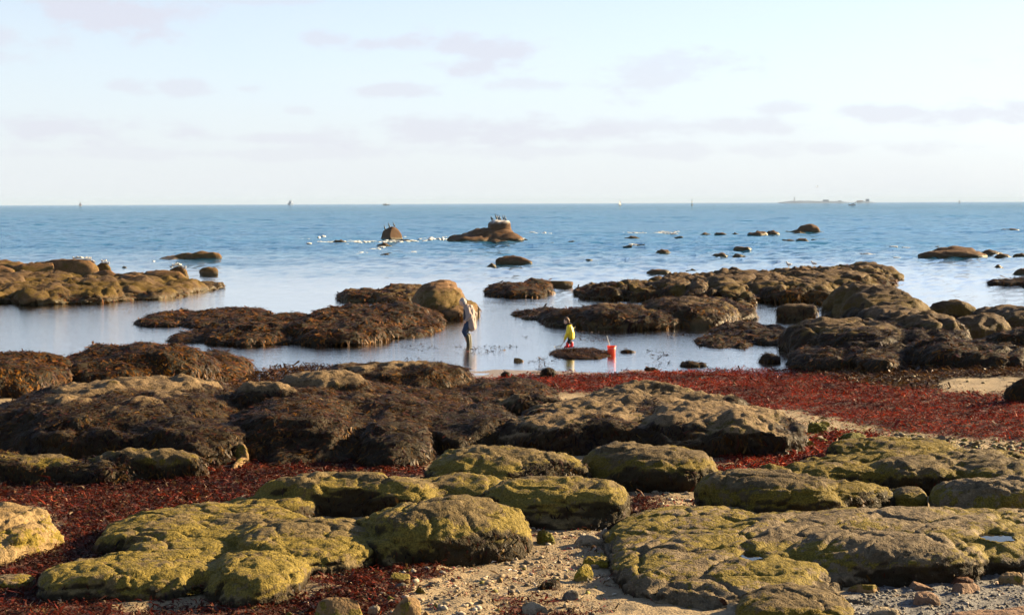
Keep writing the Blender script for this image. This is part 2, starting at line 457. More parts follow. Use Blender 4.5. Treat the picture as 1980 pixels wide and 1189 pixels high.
def water_mat():
    m, N = new_mat('sea_water')
    g = geo(N); P = g.outputs['Position']
    sp = N.n('ShaderNodeSeparateXYZ'); N.link(P, sp.inputs[0])
    x, y = sp.outputs[0], sp.outputs[1]
    wob = N.noise(P, 0.06, 3, 0.5)
    yy = N.math('ADD', y, N.math('MULTIPLY', N.math('SUBTRACT', wob, 0.5), 60.0))
    open_sea = N.mapr(yy, 90, 220)                # sheltered pools inside the reef, waves outside
    # waves: crests roughly along the shore
    w1 = N.noise(N.mapping(P, (0.22, 0.75, 1), rot=(0, 0, 0.10)), 1.0, 5, 0.58, 0.4)
    w2 = N.noise(N.mapping(P, (1.1, 2.6, 1), rot=(0, 0, -0.15)), 1.0, 5, 0.62, 0.3)
    w3 = N.noise(N.mapping(P, (3.2, 9.0, 1)), 1.0, 3, 0.6, 0.3)
    w4 = N.noise(N.mapping(P, (0.02, 0.05, 1)), 1.0, 3, 0.5)
    gust = N.mapr(w4, 0.35, 0.65, 0.55, 1.25)
    chop = N.mapr(yy, 55, 210, 0.009, 0.020)
    calm_h = N.math('ADD', N.math('MULTIPLY', w3, 0.0085), N.math('MULTIPLY', w2, chop))
    open_h = N.math('MULTIPLY', N.math('ADD', N.math('MULTIPLY', w1, 0.030), N.math('MULTIPLY', w2, 0.016)), gust)
    h = N.math('ADD', calm_h, N.math('MULTIPLY', open_h, open_sea))
    nb = bump(N, h, 1.0, 1.0)
    fr_ = N.n('ShaderNodeFresnel', i_IOR=1.36); N.link(nb, fr_.inputs['Normal'])
    frp = N.math('POWER', fr_.outputs[0], N.math('ADD', N.mapr(yy, 80, 190, 0.36, 1.8), N.mapr(y, 220, 1400, 0.0, 3.5, False)))
    gl = N.n('ShaderNodeBsdfGlossy', i_Roughness=0.03); N.link(nb, gl.inputs['Normal'])
    N.link(N.mix(N.mapr(yy, 85, 200), (0.98, 0.985, 1.0), (0.50, 0.67, 0.83)), gl.inputs['Color'])  # bluish reflection tint stands in for the darker sky that rough water mirrors
    tr = N.n('ShaderNodeBsdfTransparent'); tr.inputs['Color'].default_value = (0.88, 0.92, 0.90, 1)
    df = N.n('ShaderNodeBsdfDiffuse')
    tint = N.mix(N.mapr(N.noise(N.mapping(P, (0.015, 0.03, 1)), 1.0, 4, 0.6), 0.35, 0.65), (0.006, 0.058, 0.128), (0.008, 0.078, 0.140))
    N.link(tint, df.inputs['Color'])
    dp = N.mapr(yy, 75, 170)
    body = N.n('ShaderNodeMixShader'); N.link(dp, body.inputs[0]); N.link(tr.outputs[0], body.inputs[1]); N.link(df.outputs[0], body.inputs[2])
    mx = N.n('ShaderNodeMixShader'); N.link(frp, mx.inputs[0]); N.link(body.outputs[0], mx.inputs[1]); N.link(gl.outputs[0], mx.inputs[2])
    finish(N, mx.outputs[0]); return m
M['water'] = water_mat()
def puddle_mat():
    m, N = new_mat('still_pool_water')
    g = geo(N); nb = bump(N, N.noise(g.outputs['Position'], 9, 2), 0.05, 0.01)
    fr = N.n('ShaderNodeFresnel', i_IOR=1.333); N.link(nb, fr.inputs['Normal'])
    gl = N.n('ShaderNodeBsdfGlossy', i_Roughness=0.02); N.link(nb, gl.inputs['Normal'])
    tr = N.n('ShaderNodeBsdfTransparent'); tr.inputs['Color'].default_value = (0.6, 0.62, 0.55, 1)
    mx = N.n('ShaderNodeMixShader'); N.link(fr.outputs[0], mx.inputs[0]); N.link(tr.outputs[0], mx.inputs[1]); N.link(gl.outputs[0], mx.inputs[2])
    finish(N, mx.outputs[0]); return m
M['puddle'] = puddle_mat()

# ------------------------------------------------------------------ polygons of weed on the ground (given in the picture, laid on the beach)
def poly_world(pts): return np.array([on_ground(px, py)[:2] for px, py in pts])
def in_poly(x, y, poly):
    inside = np.zeros(len(x), bool); n = len(poly)
    for i in range(n):
        x1, y1 = poly[i]; x2, y2 = poly[(i + 1) % n]
        c = ((y1 > y) != (y2 > y)) & (x < (x2 - x1) * (y - y1) / (y2 - y1 + 1e-12) + x1)
        inside ^= c
    return inside
RED = {
 'right': [(900, 738), (1000, 727), (1100, 725), (1250, 721), (1400, 716), (1560, 712), (1640, 735), (1750, 752), (1850, 758), (2010, 768), (2010, 852), (1940, 850), (1850, 846),
           (1760, 836), (1680, 822), (1600, 806), (1540, 792), (1440, 800), (1330, 775), (1240, 758), (1120, 758), (1000, 748)],
 'left': [(-40, 925), (150, 920), (400, 905), (480, 892), (700, 890), (830, 900), (860, 916), (700, 935), (520, 970), (470, 1010), (300, 1050), (220, 1100), (120, 1150), (60, 1195), (-60, 1230), (-60, 1100), (110, 1050), (100, 985), (-40, 980)],
 'mid': [(1400, 885), (1500, 855), (1560, 845), (1700, 838), (1690, 850), (1610, 880), (1590, 900), (1500, 908), (1420, 905)],
 'midlow': [(1370, 905), (1470, 908), (1480, 922), (1400, 935), (1360, 925)],
 'gap': [(1205, 968), (1262, 962), (1262, 1003), (1200, 1010)],
 'low': [(560, 1180), (610, 1135), (690, 1115), (745, 1085), (770, 1095), (755, 1120), (775, 1160), (720, 1200), (560, 1210)],
 'toe': [(720, 1085), (790, 1075), (860, 1095), (840, 1112), (770, 1110)],
 'edge': [(985, 1189), (1010, 1176), (1080, 1172), (1130, 1189), (1100, 1215), (990, 1215)],
 'string': [(895, 1158), (960, 1155), (1010, 1162), (1000, 1170), (905, 1166)],
 'under': [(60, 1195), (120, 1160), (400, 1180), (560, 1180), (560, 1215), (60, 1215)],
}
BROWN = {
 'right': [(1540, 722), (1570, 690), (1650, 660), (1800, 650), (2020, 640), (2020, 770), (1930, 752), (1880, 738), (1780, 756), (1650, 742)],
 'middle': [(800, 800), (840, 750), (930, 752), (1060, 752), (1080, 775), (960, 800), (880, 830)],
 'left': [(440, 745), (500, 715), (600, 707), (700, 716), (860, 732), (870, 760), (600, 770), (450, 765)],
}
RED = {k: poly_world(v) for k, v in RED.items()}
BROWN = {k: poly_world(v) for k, v in BROWN.items()}
GRIT = poly_world([(1560, 1195), (1600, 1160), (1700, 1115), (1850, 1105), (2020, 1050), (2050, 1250), (1550, 1250)])
SANDHOLES = [(*on_ground(1920, 744)[:2], 1.3, 1.6), (*on_ground(1000, 742)[:2], 0.7, 1.2)]
def poly_mask(x, y, polys, jit=0.35, blur=0.0):
    q = p3(x, y)
    if blur: x = x + rng.normal(0, blur, len(x)); y = y + rng.normal(0, blur * 2.2, len(y))
    jx = jit * fbm(q * 1.4 + 3, 3); jy = jit * 1.6 * fbm(q * 1.4 + 31, 3)
    m = np.zeros(len(x), bool)
    for p in polys: m |= in_poly(x + jx, y + jy, p)
    return m

# ------------------------------------------------------------------ ground sheet
def build_ground():
    ys = [-40.0, -20, 0, 8, 12]
    y = 14.0
    while y < 62: ys.append(y); y += max(0.045, y * y * 0.000135)
    while y < 26000: ys.append(y); y *= 1.12
    ys = np.array(ys); nu = 250
    u = np.linspace(-1, 1, nu); u = u * 0.42 + np.sign(u) * np.maximum(np.abs(u) - 0.93, 0) * 30
    Y, U = np.meshgrid(ys, u, indexing='ij')
    X = U * np.maximum(Y, 12.0)
    Z = ground(X.ravel(), Y.ravel())
    V = np.stack([X.ravel(), Y.ravel(), Z], -1)
    idx = np.arange(len(ys) * nu).reshape(len(ys), nu)
    F = np.stack([idx[:-1, :-1], idx[:-1, 1:], idx[1:, 1:], idx[1:, :-1]], -1).reshape(-1, 4)
    x, y = V[:, 0], V[:, 1]; near = (y < 70) & (y > 12)
    lit = np.zeros(len(V)); br = np.zeros(len(V)); gr = np.zeros(len(V))
    lit[near] = poly_mask(x[near], y[near], RED.values())
    br[near] = poly_mask(x[near], y[near], BROWN.values())
    for (a, b, rx, ry) in SANDHOLES: br[((x - a) / rx) ** 2 + ((y - b) / ry) ** 2 < 1] = 0
    gr[near] = poly_mask(x[near], y[near], [GRIT])
    V[:, 2] += lit * 0.012
    me = mk_mesh('ground', V, F, attr={'litter': lit, 'brownlit': br, 'grit': gr})
    o = link('ground', me, M['sand'], kind='structure'); o['label'] = 'pale sandy beach shelving into the sea'
build_ground()

def build_sea():
    ys = [10.0, 20, 30, 40, 50, 60, 66]; y = 70.0
    while y < 1100: ys.append(y); y += max(.5, .0078 * y)
    ys = np.concatenate([ys, np.geomspace(y, 25000, 24)])
    u = np.concatenate([np.linspace(-8, -0.5, 8), np.linspace(-0.35, 0.35, 300), np.linspace(0.5, 8, 8)])
    Y, U = np.meshgrid(ys, u, indexing='ij'); X = U * Y
    x, y = X.ravel(), Y.ravel(); z = np.zeros(len(x))
    k = (y > 69) & (np.abs(U.ravel()) < .37); q = p3(x[k], y[k]); yk = y[k]
    s = np.maximum(.5, .0078 * yk)
    ramp = sstep(66, 130, yk + 26 * pn(q * .02))
    # short-crested wind waves; the shortest that the sheet can carry at each distance
    gust = 1 + .55 * pn(q * np.array([.02, .010, 1]) + 3)
    row = np.log(yk) / .0078; lam = 3.2 * s
    h = 0
    for k_, (wl, am) in enumerate(((2.8, 1.2), (5.0, .9), (10.0, .5))):
        n = pn(np.stack([q[:, 0] / (lam * .42 * wl / 2.6), row / wl, np.full(len(row), 3.7 * k_)], -1) * 1.6)
        h = h + am * (n - .35 * np.abs(n))
    amp = np.minimum(.066 + .00058 * yk, .36)
    swell = .10 * pn(q / np.array([30, 14, 1.0])) + .12 * pn(q / np.array([80, 38, 1.0]))
    z[k] = (h * amp * gust + swell) * ramp * sstep(1100, 950, yk)
    V = np.stack([x, y, z], -1)
    n = len(u); idx = np.arange(X.size).reshape(len(ys), n)
    F = np.stack([idx[:-1, :-1], idx[:-1, 1:], idx[1:, 1:], idx[1:, :-1]], -1).reshape(-1, 4)
    o = link('sea', mk_mesh('sea', V, F), M['water'], kind='structure'); o['label'] = 'blue sea with sheltered pale water between the rocks'
build_sea()

# ------------------------------------------------------------------ seaweed blades
def blades(P, N, T, L, Wd, lift, colr, curl=0.5, bent=True):
    """one bent two-quad frond per row; T: direction it lies in (tangent)"""
    n = len(P)
    B = np.cross(N, T); B /= np.maximum(np.linalg.norm(B, axis=1), 1e-6)[:, None]
    r = rng.random((n, 4)).astype(np.float32)
    tw = (r[:, :1] - .5) * curl
    B2 = B + N * tw
    L = L[:, None]; Wd = Wd[:, None]; lift = lift[:, None]
    a = P - N * 0.004
    b = P + T * L * 0.5 + N * (L * lift)
    c = P + T * L * (0.9 + 0.2 * r[:, 1:2]) + N * (L * lift * (r[:, 2:3] * 1.5 - 0.25)) + B * (L * (r[:, 3:4] - .5) * curl)
    if not bent:
        V = np.stack([a - B * Wd * .35, a + B * Wd * .35, c + B2 * Wd * .45, c - B2 * Wd * .45], 1).reshape(-1, 3)
        return V, np.arange(n * 4).reshape(-1, 4), np.repeat(colr, 4, 0)
    V = np.stack([a - B * Wd * .3, a + B * Wd * .3, b - B2 * Wd * .5, b + B2 * Wd * .5, c - B * Wd * .22, c + B * Wd * .22], 1).reshape(-1, 3)
    i = np.arange(n)[:, None] * 6
    F = np.concatenate([i + np.array([[0, 1, 3, 2]]), i + np.array([[2, 3, 5, 4]])], 1).reshape(-1, 4)
    col = np.repeat(colr, 6, 0)
    return V, F, col
def pick_cols(n, pal, wts, jitter=0.3):
    pal = np.array(pal); k = rng.choice(len(pal), n, p=np.array(wts) / np.sum(wts))
    return pal[k] * (1 + jitter * (rng.random((n, 1)) * 2 - 1))
WRACK = {
 'olive': ([(0.0298, 0.0123, 0.0014), (0.0523, 0.0211, 0.0020), (0.0822, 0.0344, 0.0032), (0.1195, 0.0543, 0.0061), (0.0149, 0.0066, 0.0012), (0.0548, 0.0123, 0.0020)], [3, 3.5, 2.2, .6, 2, .7]),
 'dark': ([(0.0208, 0.0093, 0.0016), (0.0373, 0.0166, 0.0022), (0.0597, 0.0283, 0.0036), (0.1195, 0.0652, 0.0122), (0.0110, 0.0054, 0.0012), (0.0423, 0.0093, 0.0020)], [3, 3, 1.6, .3, 2.5, .7]),
 'gold': ([(0.0373, 0.0144, 0.0014), (0.0696, 0.0268, 0.0020), (0.0995, 0.0399, 0.0032), (0.1344, 0.0579, 0.0061), (0.0190, 0.0075, 0.0012), (0.0647, 0.0163, 0.0020)], [2, 3, 3, .8, 1.7, .7]),
}
REDP = ([(0.1386, 0.0129, 0.0052), (0.2184, 0.0215, 0.0077), (0.0672, 0.0086, 0.0043), (0.0286, 0.0069, 0.0034), (0.2688, 0.0473, 0.0129), (0.2520, 0.1720, 0.1032), (0.0630, 0.0301, 0.0103), (0.1344, 0.0559, 0.0258)], [4, 3.0, 3.2, 2.4, .7, .12, .6, .25])
REDL = ([(0.0748, 0.0114, 0.0053), (0.1100, 0.0158, 0.0062), (0.0422, 0.0088, 0.0044), (0.0211, 0.0070, 0.0035), (0.1408, 0.0308, 0.0106), (0.2992, 0.2112, 0.1320), (0.0528, 0.0299, 0.0106), (0.1320, 0.0616, 0.0308)], [4, 2.2, 3.8, 3.4, .5, .40, 1.0, .6])

def scatter_on(V, F, Nv, mask, dens, facing=-0.15):
    """area-weighted points on a quad mesh where mask (per vertex 0..1)"""
    A = V[F[:, 0]]; Bq = V[F[:, 1]]; Cq = V[F[:, 2]]; D = V[F[:, 3]]
    nrm = np.cross(Cq - A, D - Bq); area = np.linalg.norm(nrm, axis=1) * .5
    nn = nrm / np.maximum(area[:, None] * 2, 1e-9)
    cen = (A + Bq + Cq + D) / 4
    view = CAM - cen; view /= np.linalg.norm(view, axis=1)[:, None]
    fm = mask[F].mean(1)
    ux, uy = project(cen)
    ok = ((nn * view).sum(1) > facing) & (fm > 0.3) & (ux > -70) & (ux < 2050) & (uy < 1250)
    w = area * ok * fm; tot = w.sum()
    n = int(tot * dens)
    if n < 3: return None
    cdf = np.cumsum(w); k = np.searchsorted(cdf, rng.random(n) * cdf[-1]); k = np.minimum(k, len(F) - 1)
    s = rng.random((n, 1)); t = rng.random((n, 1))
    P = (A[k] * (1 - s) + Bq[k] * s) * (1 - t) + (D[k] * (1 - s) + Cq[k] * s) * t
    return P, nn[k]
NBLADES = [0]
def weed_on(rock, V, F, Nv, mask, dist, pal='olive', cover=1.5, size=1.0, hang=0.75, name='rockweed'):
    near_ = dist < 37
    cover = cover * (.60 if near_ else .80); size = size * (1.0 if near_ else 1.3)
    L0 = (0.032 + 0.00135 * dist) * size * (1.2 if near_ else 1.0); W0 = (0.30 if near_ else 0.36) * L0; hang = .95 if near_ else hang
    s = scatter_on(V, F, Nv, mask, cover / (L0 * W0))
    if s is None: return
    P, N = s; n = len(P); NBLADES[0] += n
    # clumps: low-frequency swelling and drift of direction
    down = np.array([0, 0, -1.0]) - N * (-N[:, 2:3]); dl = np.linalg.norm(down, axis=1, keepdims=True)
    down = down / np.maximum(dl, 1e-5) * np.clip(dl * 1.6, 0, 1)
    rnd = rng.normal(size=(n, 3)); rnd -= N * (rnd * N).sum(1, keepdims=True); rnd /= np.linalg.norm(rnd, axis=1, keepdims=True)
    drift = np.stack([pn(P * 1.7), pn(P * 1.7 + 40), np.zeros(n)], -1); drift -= N * (drift * N).sum(1, keepdims=True)
    T = down * hang * 1.5 + rnd * 0.8 + drift * 0.8
    T /= np.maximum(np.linalg.norm(T, axis=1, keepdims=True), 1e-5)
    sz = np.exp(rng.normal(0, .30, n)) * (0.8 + 0.35 * pn(P * 2.3 + 7))
    cp = pick_cols(n, *WRACK[pal])
    cp = cp * (1 + 0.65 * np.clip(pn(P * 1.3 + 70) * 1.3, -.85, 1))[:, None]
    V2, F2, c2 = blades(P + N * (0.02 * rng.random((n, 1)) * (1 + dist * .03)), N, T, L0 * sz, W0 * sz, 0.05 + 0.26 * rng.random(n), np.clip(cp, 0.004, 1), bent=dist < 26)
    o = link(name, mk_mesh(name, V2 - np.array(rock.location), F2, smooth=False, col=c2), M['wrack'], parent=rock, kind='stuff')
    return o

# ------------------------------------------------------------------ rocks
ROCKS = []
def rock(name, label, mat, lobes, **kw):
    """lobes: (x0, x1, ytop, ybase, {h metres high | D, ry distances; p boxiness; c belly height; sk lean})"""
    ROCKS.append(dict(name=name, label=label, mat=mat, lobes=lobes, **kw))
def solve_lobe(l):
    x0, x1, yt, yb = l[:4]; o = l[4] if len(l) > 4 else {}
    xm = (x0 + x1) / 2
    G = on_ground(xm, yb); z0 = o.get('z0', max(float(ground(G[0], G[1])[0]), -0.06))
    Df = G[1]
    if 'D' in o:
        D = o['D']; ry = o['ry']
    elif 'h' in o:
        dd = ray(xm, yt); D = (z0 + o['h'] - CAMZ) / dd[2] * dd[1]
        rx0 = (x1 - x0) / 2 / FPX * Df
        ry = D - Df
        if ry < 0.3 * rx0 or ry < .02: ry = 0.45 * rx0; D = Df + ry * .9
    else:
        k = o.get('k', 0.7); rx0 = (x1 - x0) / 2 / FPX * Df; ry = k * rx0; D = Df + ry * .9
    top = at_dist(xm, yt, D)
    rx = (x1 - x0) / 2 / FPX * D
    X = at_dist(xm, yb, D)[0]
    zb = o.get('z0', max(float(ground(X, D)[0]), -0.06))
    h = max(top[2] - zb, 0.03)
    return X, D, zb, rx, ry, h, o
def make_rocks():
    jobs = []; infos = []
    for r in ROCKS:
        Vs = []; Fs = []; base = 0; sol = [solve_lobe(l) for l in r['lobes']]; dist0 = min(s[1] for s in sol)
        for (X, D, zb, rx, ry, h, o) in sol:
            p = o.get('p', r.get('p', 2.35)); c = o.get('c', r.get('c', 0.36 if dist0 < 30 else 0.22))
            ph = min(p, 2.6); pv = o.get('pv', r.get('pv', p))
            A = np.abs(SPH_V); U = SPH_V / (((A[:, 0] ** ph + A[:, 1] ** ph) ** (pv / ph) + A[:, 2] ** pv) ** (1 / pv))[:, None]
            V = U * np.array([rx, ry, (1 - c) * h])
            V[:, :2] *= (1 - o.get('tp', 0.0) * np.clip(U[:, 2:3], 0, 1))
            dn = V[:, 2] < 0
            V[dn, 2] *= max((c * h + 0.35) / ((1 - c) * h), 1.0)
            sk = o.get('sk', 0.0); V[:, 0] += sk * rx * U[:, 2]
            if dist0 < 36 and h > .15:
                lr = np.random.default_rng(int(abs(X) * 1000 + D * 77) % 100003)
                for _ in range(r.get('cuts', 4)):
                    nv = lr.normal(size=3); nv[2] = abs(nv[2]) * .55 + .1; nv[1] = -abs(nv[1]) if lr.random() < .6 else nv[1]; nv /= np.linalg.norm(nv)
                    off = V @ nv; lim = off.max() * lr.uniform(.78, .95); ex = np.maximum(off - lim, 0); V = V - nv * (ex * .92)[:, None]
                V[:, :2] *= 1.06; V[:, 2] = np.where(V[:, 2] > 0, V[:, 2] * 1.04, V[:, 2])
            V += np.array([X, D, zb + c * h])
            Vs.append(V); Fs.append(SPH_F + base); base += len(V)
        dist = min(s[1] for s in sol)
        vox = r.get('vox', max(0.013, dist * 0.00172)) * r.get('vm', 1.0) * (1.15 if r.get('weed', {}).get('top', 0) > 5 else 1.0)
        jobs.append((np.concatenate(Vs), np.concatenate(Fs), vox, r.get('sm', 3)))
        infos.append((sol, dist))
    out = remesh_many(jobs)
    for r, (V, F, Nn), (sol, dist) in zip(ROCKS, out, infos):
        V = V.astype(float); Nn = Nn.astype(float)
        size = np.mean([min(s[3], s[4] * 1.3, s[5] * 2.2) for s in sol])
        close = sstep(48, 36, dist)
        amp = r.get('amp', 0.16) * size * (1 - .45 * close); fr = r.get('fr', 1.0) / max(size, 0.02)
        so = hash(r['label']) % 97 if False else (sum(ord(ch) for ch in r['label']) * 7 % 97)
        q = V * np.array([1, 1, r.get('strata', 1.9 if dist < 36 else 1.0)])
        d = amp * (0.75 * fbm(q * fr * 0.9 + so, 3) + 0.35 * fbm(q * fr * 3.1 + so + 11, 4))
        # cracks
        cr = r.get('crack', 0.5) * (1 - .45 * close)
        if cr:
            qq = q + 0.35 * size * np.stack([pn(q * fr * 1.2 + so), pn(q * fr * 1.2 + so + 9), pn(q * fr * 1.2 + so + 19)], -1)
            n1 = pn(qq * np.array([1.0, .6, .8]) * fr * 0.75 + so + 33)
            d -= cr * amp * 0.9 * np.exp(-(n1 / 0.045) ** 2)
            n2 = pn(qq * np.array([.5, 1.0, 1.6]) * fr * 0.9 + so + 53)
            d -= cr * amp * 0.6 * np.exp(-(n2 / 0.04) ** 2)
        if 'vox' not in r: d += 0.0007 * dist * fbm(q * 210 / dist + so + 71, 3)
        rough = r.get('rough', 0.0)
        if dist < 48 and r.get('weed', {}).get('top', 0) > .7: d += .075 * fbm(q * np.array([1.6, 1.6, 1.0]) + so + 7, 3)
        if rough: d += rough * (.55 * fbm(q * np.array([.45, .6, .9]) + so, 5, gain=.55) - .25 * np.exp(-(pn(q * np.array([.5, .5, .9]) + so + 3) / .05) ** 2))
        jn = r.get('joint', .030 if (dist < 36 and 'vox' not in r and r.get('weed', {}).get('top', 0) < .7) else 0)
        if jn:
            jq = q + .10 * np.stack([pn(q * 2.3 + so), pn(q * 2.3 + so + 8), pn(q * 2.3 + so + 16)], -1)
            f1, f2, cid = worley(jq * np.array([1.0, 1.25, 1.1]) / r.get('jcell', .62), so)
            d += jn * ((cid - .5) * 1.5 - 1.25 * np.exp(-((f2 - f1) / .055) ** 2))
        if 'ridges' in r:
            an, f1, f2, ra = r['ridges']; ca, sa = math.cos(an), math.sin(an)
            rq = np.stack([(q[:, 0] * ca + q[:, 1] * sa) * f1, (-q[:, 0] * sa + q[:, 1] * ca) * f2, q[:, 2] * f2], -1)
            n_ = fbm(rq + so, 4); d += ra * (n_ - 1.2 * np.exp(-(pn(rq * .8 + so + 5) / .07) ** 2))
        V = V + Nn * d[:, None]
        wq = V * (.55 / max(size, .05)) + so + 101
        V = V + (.20 * size * r.get('warp', 1.0)) * np.stack([pn(wq), pn(wq + 31), .35 * pn(wq + 67)], -1)
        for (nx_, ny_, nz_, fr_) in r.get('planes', []):
            nv = np.array([nx_, ny_, nz_]); nv /= np.linalg.norm(nv); off = (V - V.mean(0)) @ nv
            ex = np.maximum(off - off.max() * fr_, 0); V = V - nv * (ex * .97)[:, None]
        for k in range(r.get('facets', 0)):
            rr = np.random.default_rng(so * 31 + k); nv = rr.normal(size=3); nv[2] = abs(nv[2]) * .8; nv /= np.linalg.norm(nv)
            cen = V.mean(0); off = (V - cen) @ nv; lim = np.percentile(off, 100) * rr.uniform(.45, .75)
            ex = np.maximum(off - lim, 0); V = V - nv * (ex * .9)[:, None]
        # carve little pools
        for (px, py, rad, aspect) in r.get('pools', []):
            ux, uy = project(V); cand = []; rad_ = 9
            while len(cand) == 0: cand = np.where((np.hypot(ux - px, uy - py) < rad_) & (Nn[:, 2] > .2))[0]; rad_ *= 1.5
            k = cand[np.argmin(V[cand, 1])]
            c0 = V[k].copy(); rr = np.sqrt(((V[:, 0] - c0[0]) / rad) ** 2 + ((V[:, 1] - c0[1]) / (rad * aspect)) ** 2) * (1 + .35 * pn(V * 4.0 + so))
            zw = c0[2] - 0.005
            bl = sstep(1.55, 0.95, rr)
            V[:, 2] = V[:, 2] * (1 - bl) + np.where(rr < 1.0, zw - 0.035, zw + 0.012) * bl
            PUDDLES.append((c0[0], c0[1], zw - 0.006, rad * 0.98, aspect))
        gz = ground(V[:, 0], V[:, 1])
        V, F, gz = drop(V, F, V[:, 2] > np.minimum(gz, 5) - 0.10, gz)
        lab = np.arange(len(V))
        for _ in range(400):
            mn = lab[F].min(1); new = lab.copy(); np.minimum.at(new, F.ravel(), np.repeat(mn, 4)); new = new[new]
            if (new == lab).all(): break
            lab = new
        u_, c_ = np.unique(lab, return_counts=True)
        if len(u_) > 1:
            V, F, gz = drop(V, F, lab == u_[np.argmax(c_)], gz)
        Nn = vnormals(V, F); hh = max(s[5] for s in sol)
        zb = np.maximum(gz, -0.02); hf = (V[:, 2] - zb) / hh
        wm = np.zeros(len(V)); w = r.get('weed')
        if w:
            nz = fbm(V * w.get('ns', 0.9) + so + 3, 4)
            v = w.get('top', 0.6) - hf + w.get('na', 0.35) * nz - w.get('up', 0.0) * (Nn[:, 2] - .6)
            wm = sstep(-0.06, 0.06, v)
        gu = np.zeros(len(V))
        if 'guano' in r:
            gu = np.clip(sstep(r['guano'], 1.0, hf) * (0.75 + 1.1 * fbm(V * 2.2 + so, 3)), 0, .85)
        cx = np.mean([s[0] for s in sol]); cy = np.mean([s[1] for s in sol])
        loc = (cx, cy, float(max(ground(cx, cy)[0], -0.06)))
        me = mk_mesh(r['name'], V - np.array(loc), F, attr={'weed': wm, 'guano': gu, 'hf': np.clip(hf, 0, 1.3)})
        ob = link(r['name'], me, M[r['mat']], loc=loc, label=r['label'], cat=r.get('cat', 'rock'), group=r.get('group'))
        if w and w.get('cover', 2.0) > 0:
            weed_on(ob, V, F, Nn, wm, dist, w.get('pal', 'olive'), w.get('cover', 1.5), w.get('size', 1.0))
        r['V'] = V; r['obj'] = ob
        TRI[0] += len(F) * 2
TRI = [0]; PUDDLES = []


# ================================================================== the rocks, near to far
A_ = 'algae'
# --- foreground, left and middle
rock('rock', 'low yellow-green barnacled rock with four rounded lobes among red weed at lower left', 'algae',
     [(205, 590, 1000, 1092, {'h': .30}), (420, 738, 1015, 1114, {'h': .34}), (88, 425, 1090, 1166, {'h': .22}), (398, 597, 1085, 1178, {'h': .28}), (250, 480, 1050, 1110, {'h': .22})],
     amp=.12, crack=.7, weed={'top': .10, 'na': .35, 'cover': .3, 'pal': 'dark', 'up': .6}, pools=[(382, 1136, .10, 1.8)])
rock('rock', 'pale layered sandstone ledge cut off by the left edge', 'ledge',
     [(-90, 75, 982, 1080, {'h': .42, 'p': 3}), (-60, 108, 1012, 1085, {'h': .30, 'p': 3}), (-80, 60, 1050, 1100, {'h': .18})], amp=.2, strata=3.2, facets=3, crack=.8)
rock('rock', 'small flat pale rock in red weed at the lower left edge', 'slab', [(-40, 72, 1110, 1140, {'h': .12})])
rock('rock', 'yellow-green domed boulder with dark left flank beside the sand channel', 'algae',
     [(672, 1022, 975, 1090, {'h': .56, 'c': .34, 'sk': -.06}), (800, 1020, 1000, 1085, {'h': .42, 'c': .3}), (690, 850, 1010, 1095, {'h': .38, 'c': .35})],
     amp=.15, weed={'top': .42, 'na': .55, 'cover': .55, 'pal': 'dark', 'ns': 1.3, 'up': .5})
rock('rock', 'long low ridge of linked humps, dark front under a yellow-green crest', 'algae',
     [(505, 800, 918, 1000, {'h': .52, 'c': .4}), (430, 620, 965, 1012, {'h': .22}), (690, 860, 930, 1000, {'h': .42, 'c': .4}), (770, 985, 926, 992, {'h': .38, 'c': .4})],
     amp=.15, weed={'top': .52, 'na': .5, 'cover': .5, 'pal': 'dark', 'ns': 1.2, 'up': .6})
rock('boulder', 'blunt boulder with black front and yellow-green right end, above the upright stone', 'algae', [(955, 1210, 928, 1024, {'h': .52, 'c': .42, 'p': 2.6})],
     amp=.15, weed={'top': .50, 'na': .5, 'cover': .5, 'pal': 'dark', 'ns': 1.2, 'up': .6}, cat='boulder')
rock('rock', 'weed-skirted rock with a mossy yellow crest in the middle foreground', 'algae',
     [(805, 1140, 870, 955, {'h': .5, 'c': .3}), (860, 1040, 870, 930, {'h': .5})], amp=.14, weed={'top': .62, 'na': .45, 'cover': 1.8, 'pal': 'dark', 'up': .5})
rock('rock', 'rounded yellow boulder with overhanging dark front right of the weedy rock', 'olive',
     [(1125, 1375, 865, 952, {'h': .52, 'c': .40, 'p': 2.6}), (1280, 1385, 895, 950, {'h': .34, 'c': .3})], amp=.14, weed={'top': .36, 'na': .45, 'cover': .5, 'pal': 'dark', 'up': .6})
rock('outcrop', 'broad tan-topped outcrop fringed with hanging dark wrack before the red carpet', 'tan',
     [(1240, 1540, 788, 892, {'h': .70, 'c': .3}), (960, 1290, 800, 882, {'h': .58, 'c': .3}), (1120, 1330, 760, 830, {'h': .7}), (950, 1130, 770, 830, {'h': .6}),
      (1180, 1480, 765, 830, {'h': .72}), (1330, 1500, 790, 860, {'h': .72}), (1000, 1490, 790, 880, {'h': .52}), (1060, 1420, 770, 850, {'h': .62})],
     amp=.16, crack=.9, ridges=(.5, .5, 1.8, .035), weed={'top': .82, 'na': .55, 'cover': 2.0, 'pal': 'dark', 'up': .6, 'size': 1.15})
rock('rock', 'bare tan hump at the back of the tan-topped outcrop', 'tan', [(1100, 1360, 742, 815, {'h': .74})], amp=.16, crack=.9, ridges=(.5, .5, 1.8, .035), weed={'top': .3, 'na': .5, 'pal': 'dark', 'up': .6})
rock('rock', 'dark weed-covered lump left of the tan-topped outcrop', 'weedy', [(690, 842, 822, 906, {'h': .55, 'c': .3}), (800, 1010, 800, 880, {'h': .5})], weed={'top': 9, 'pal': 'dark'})
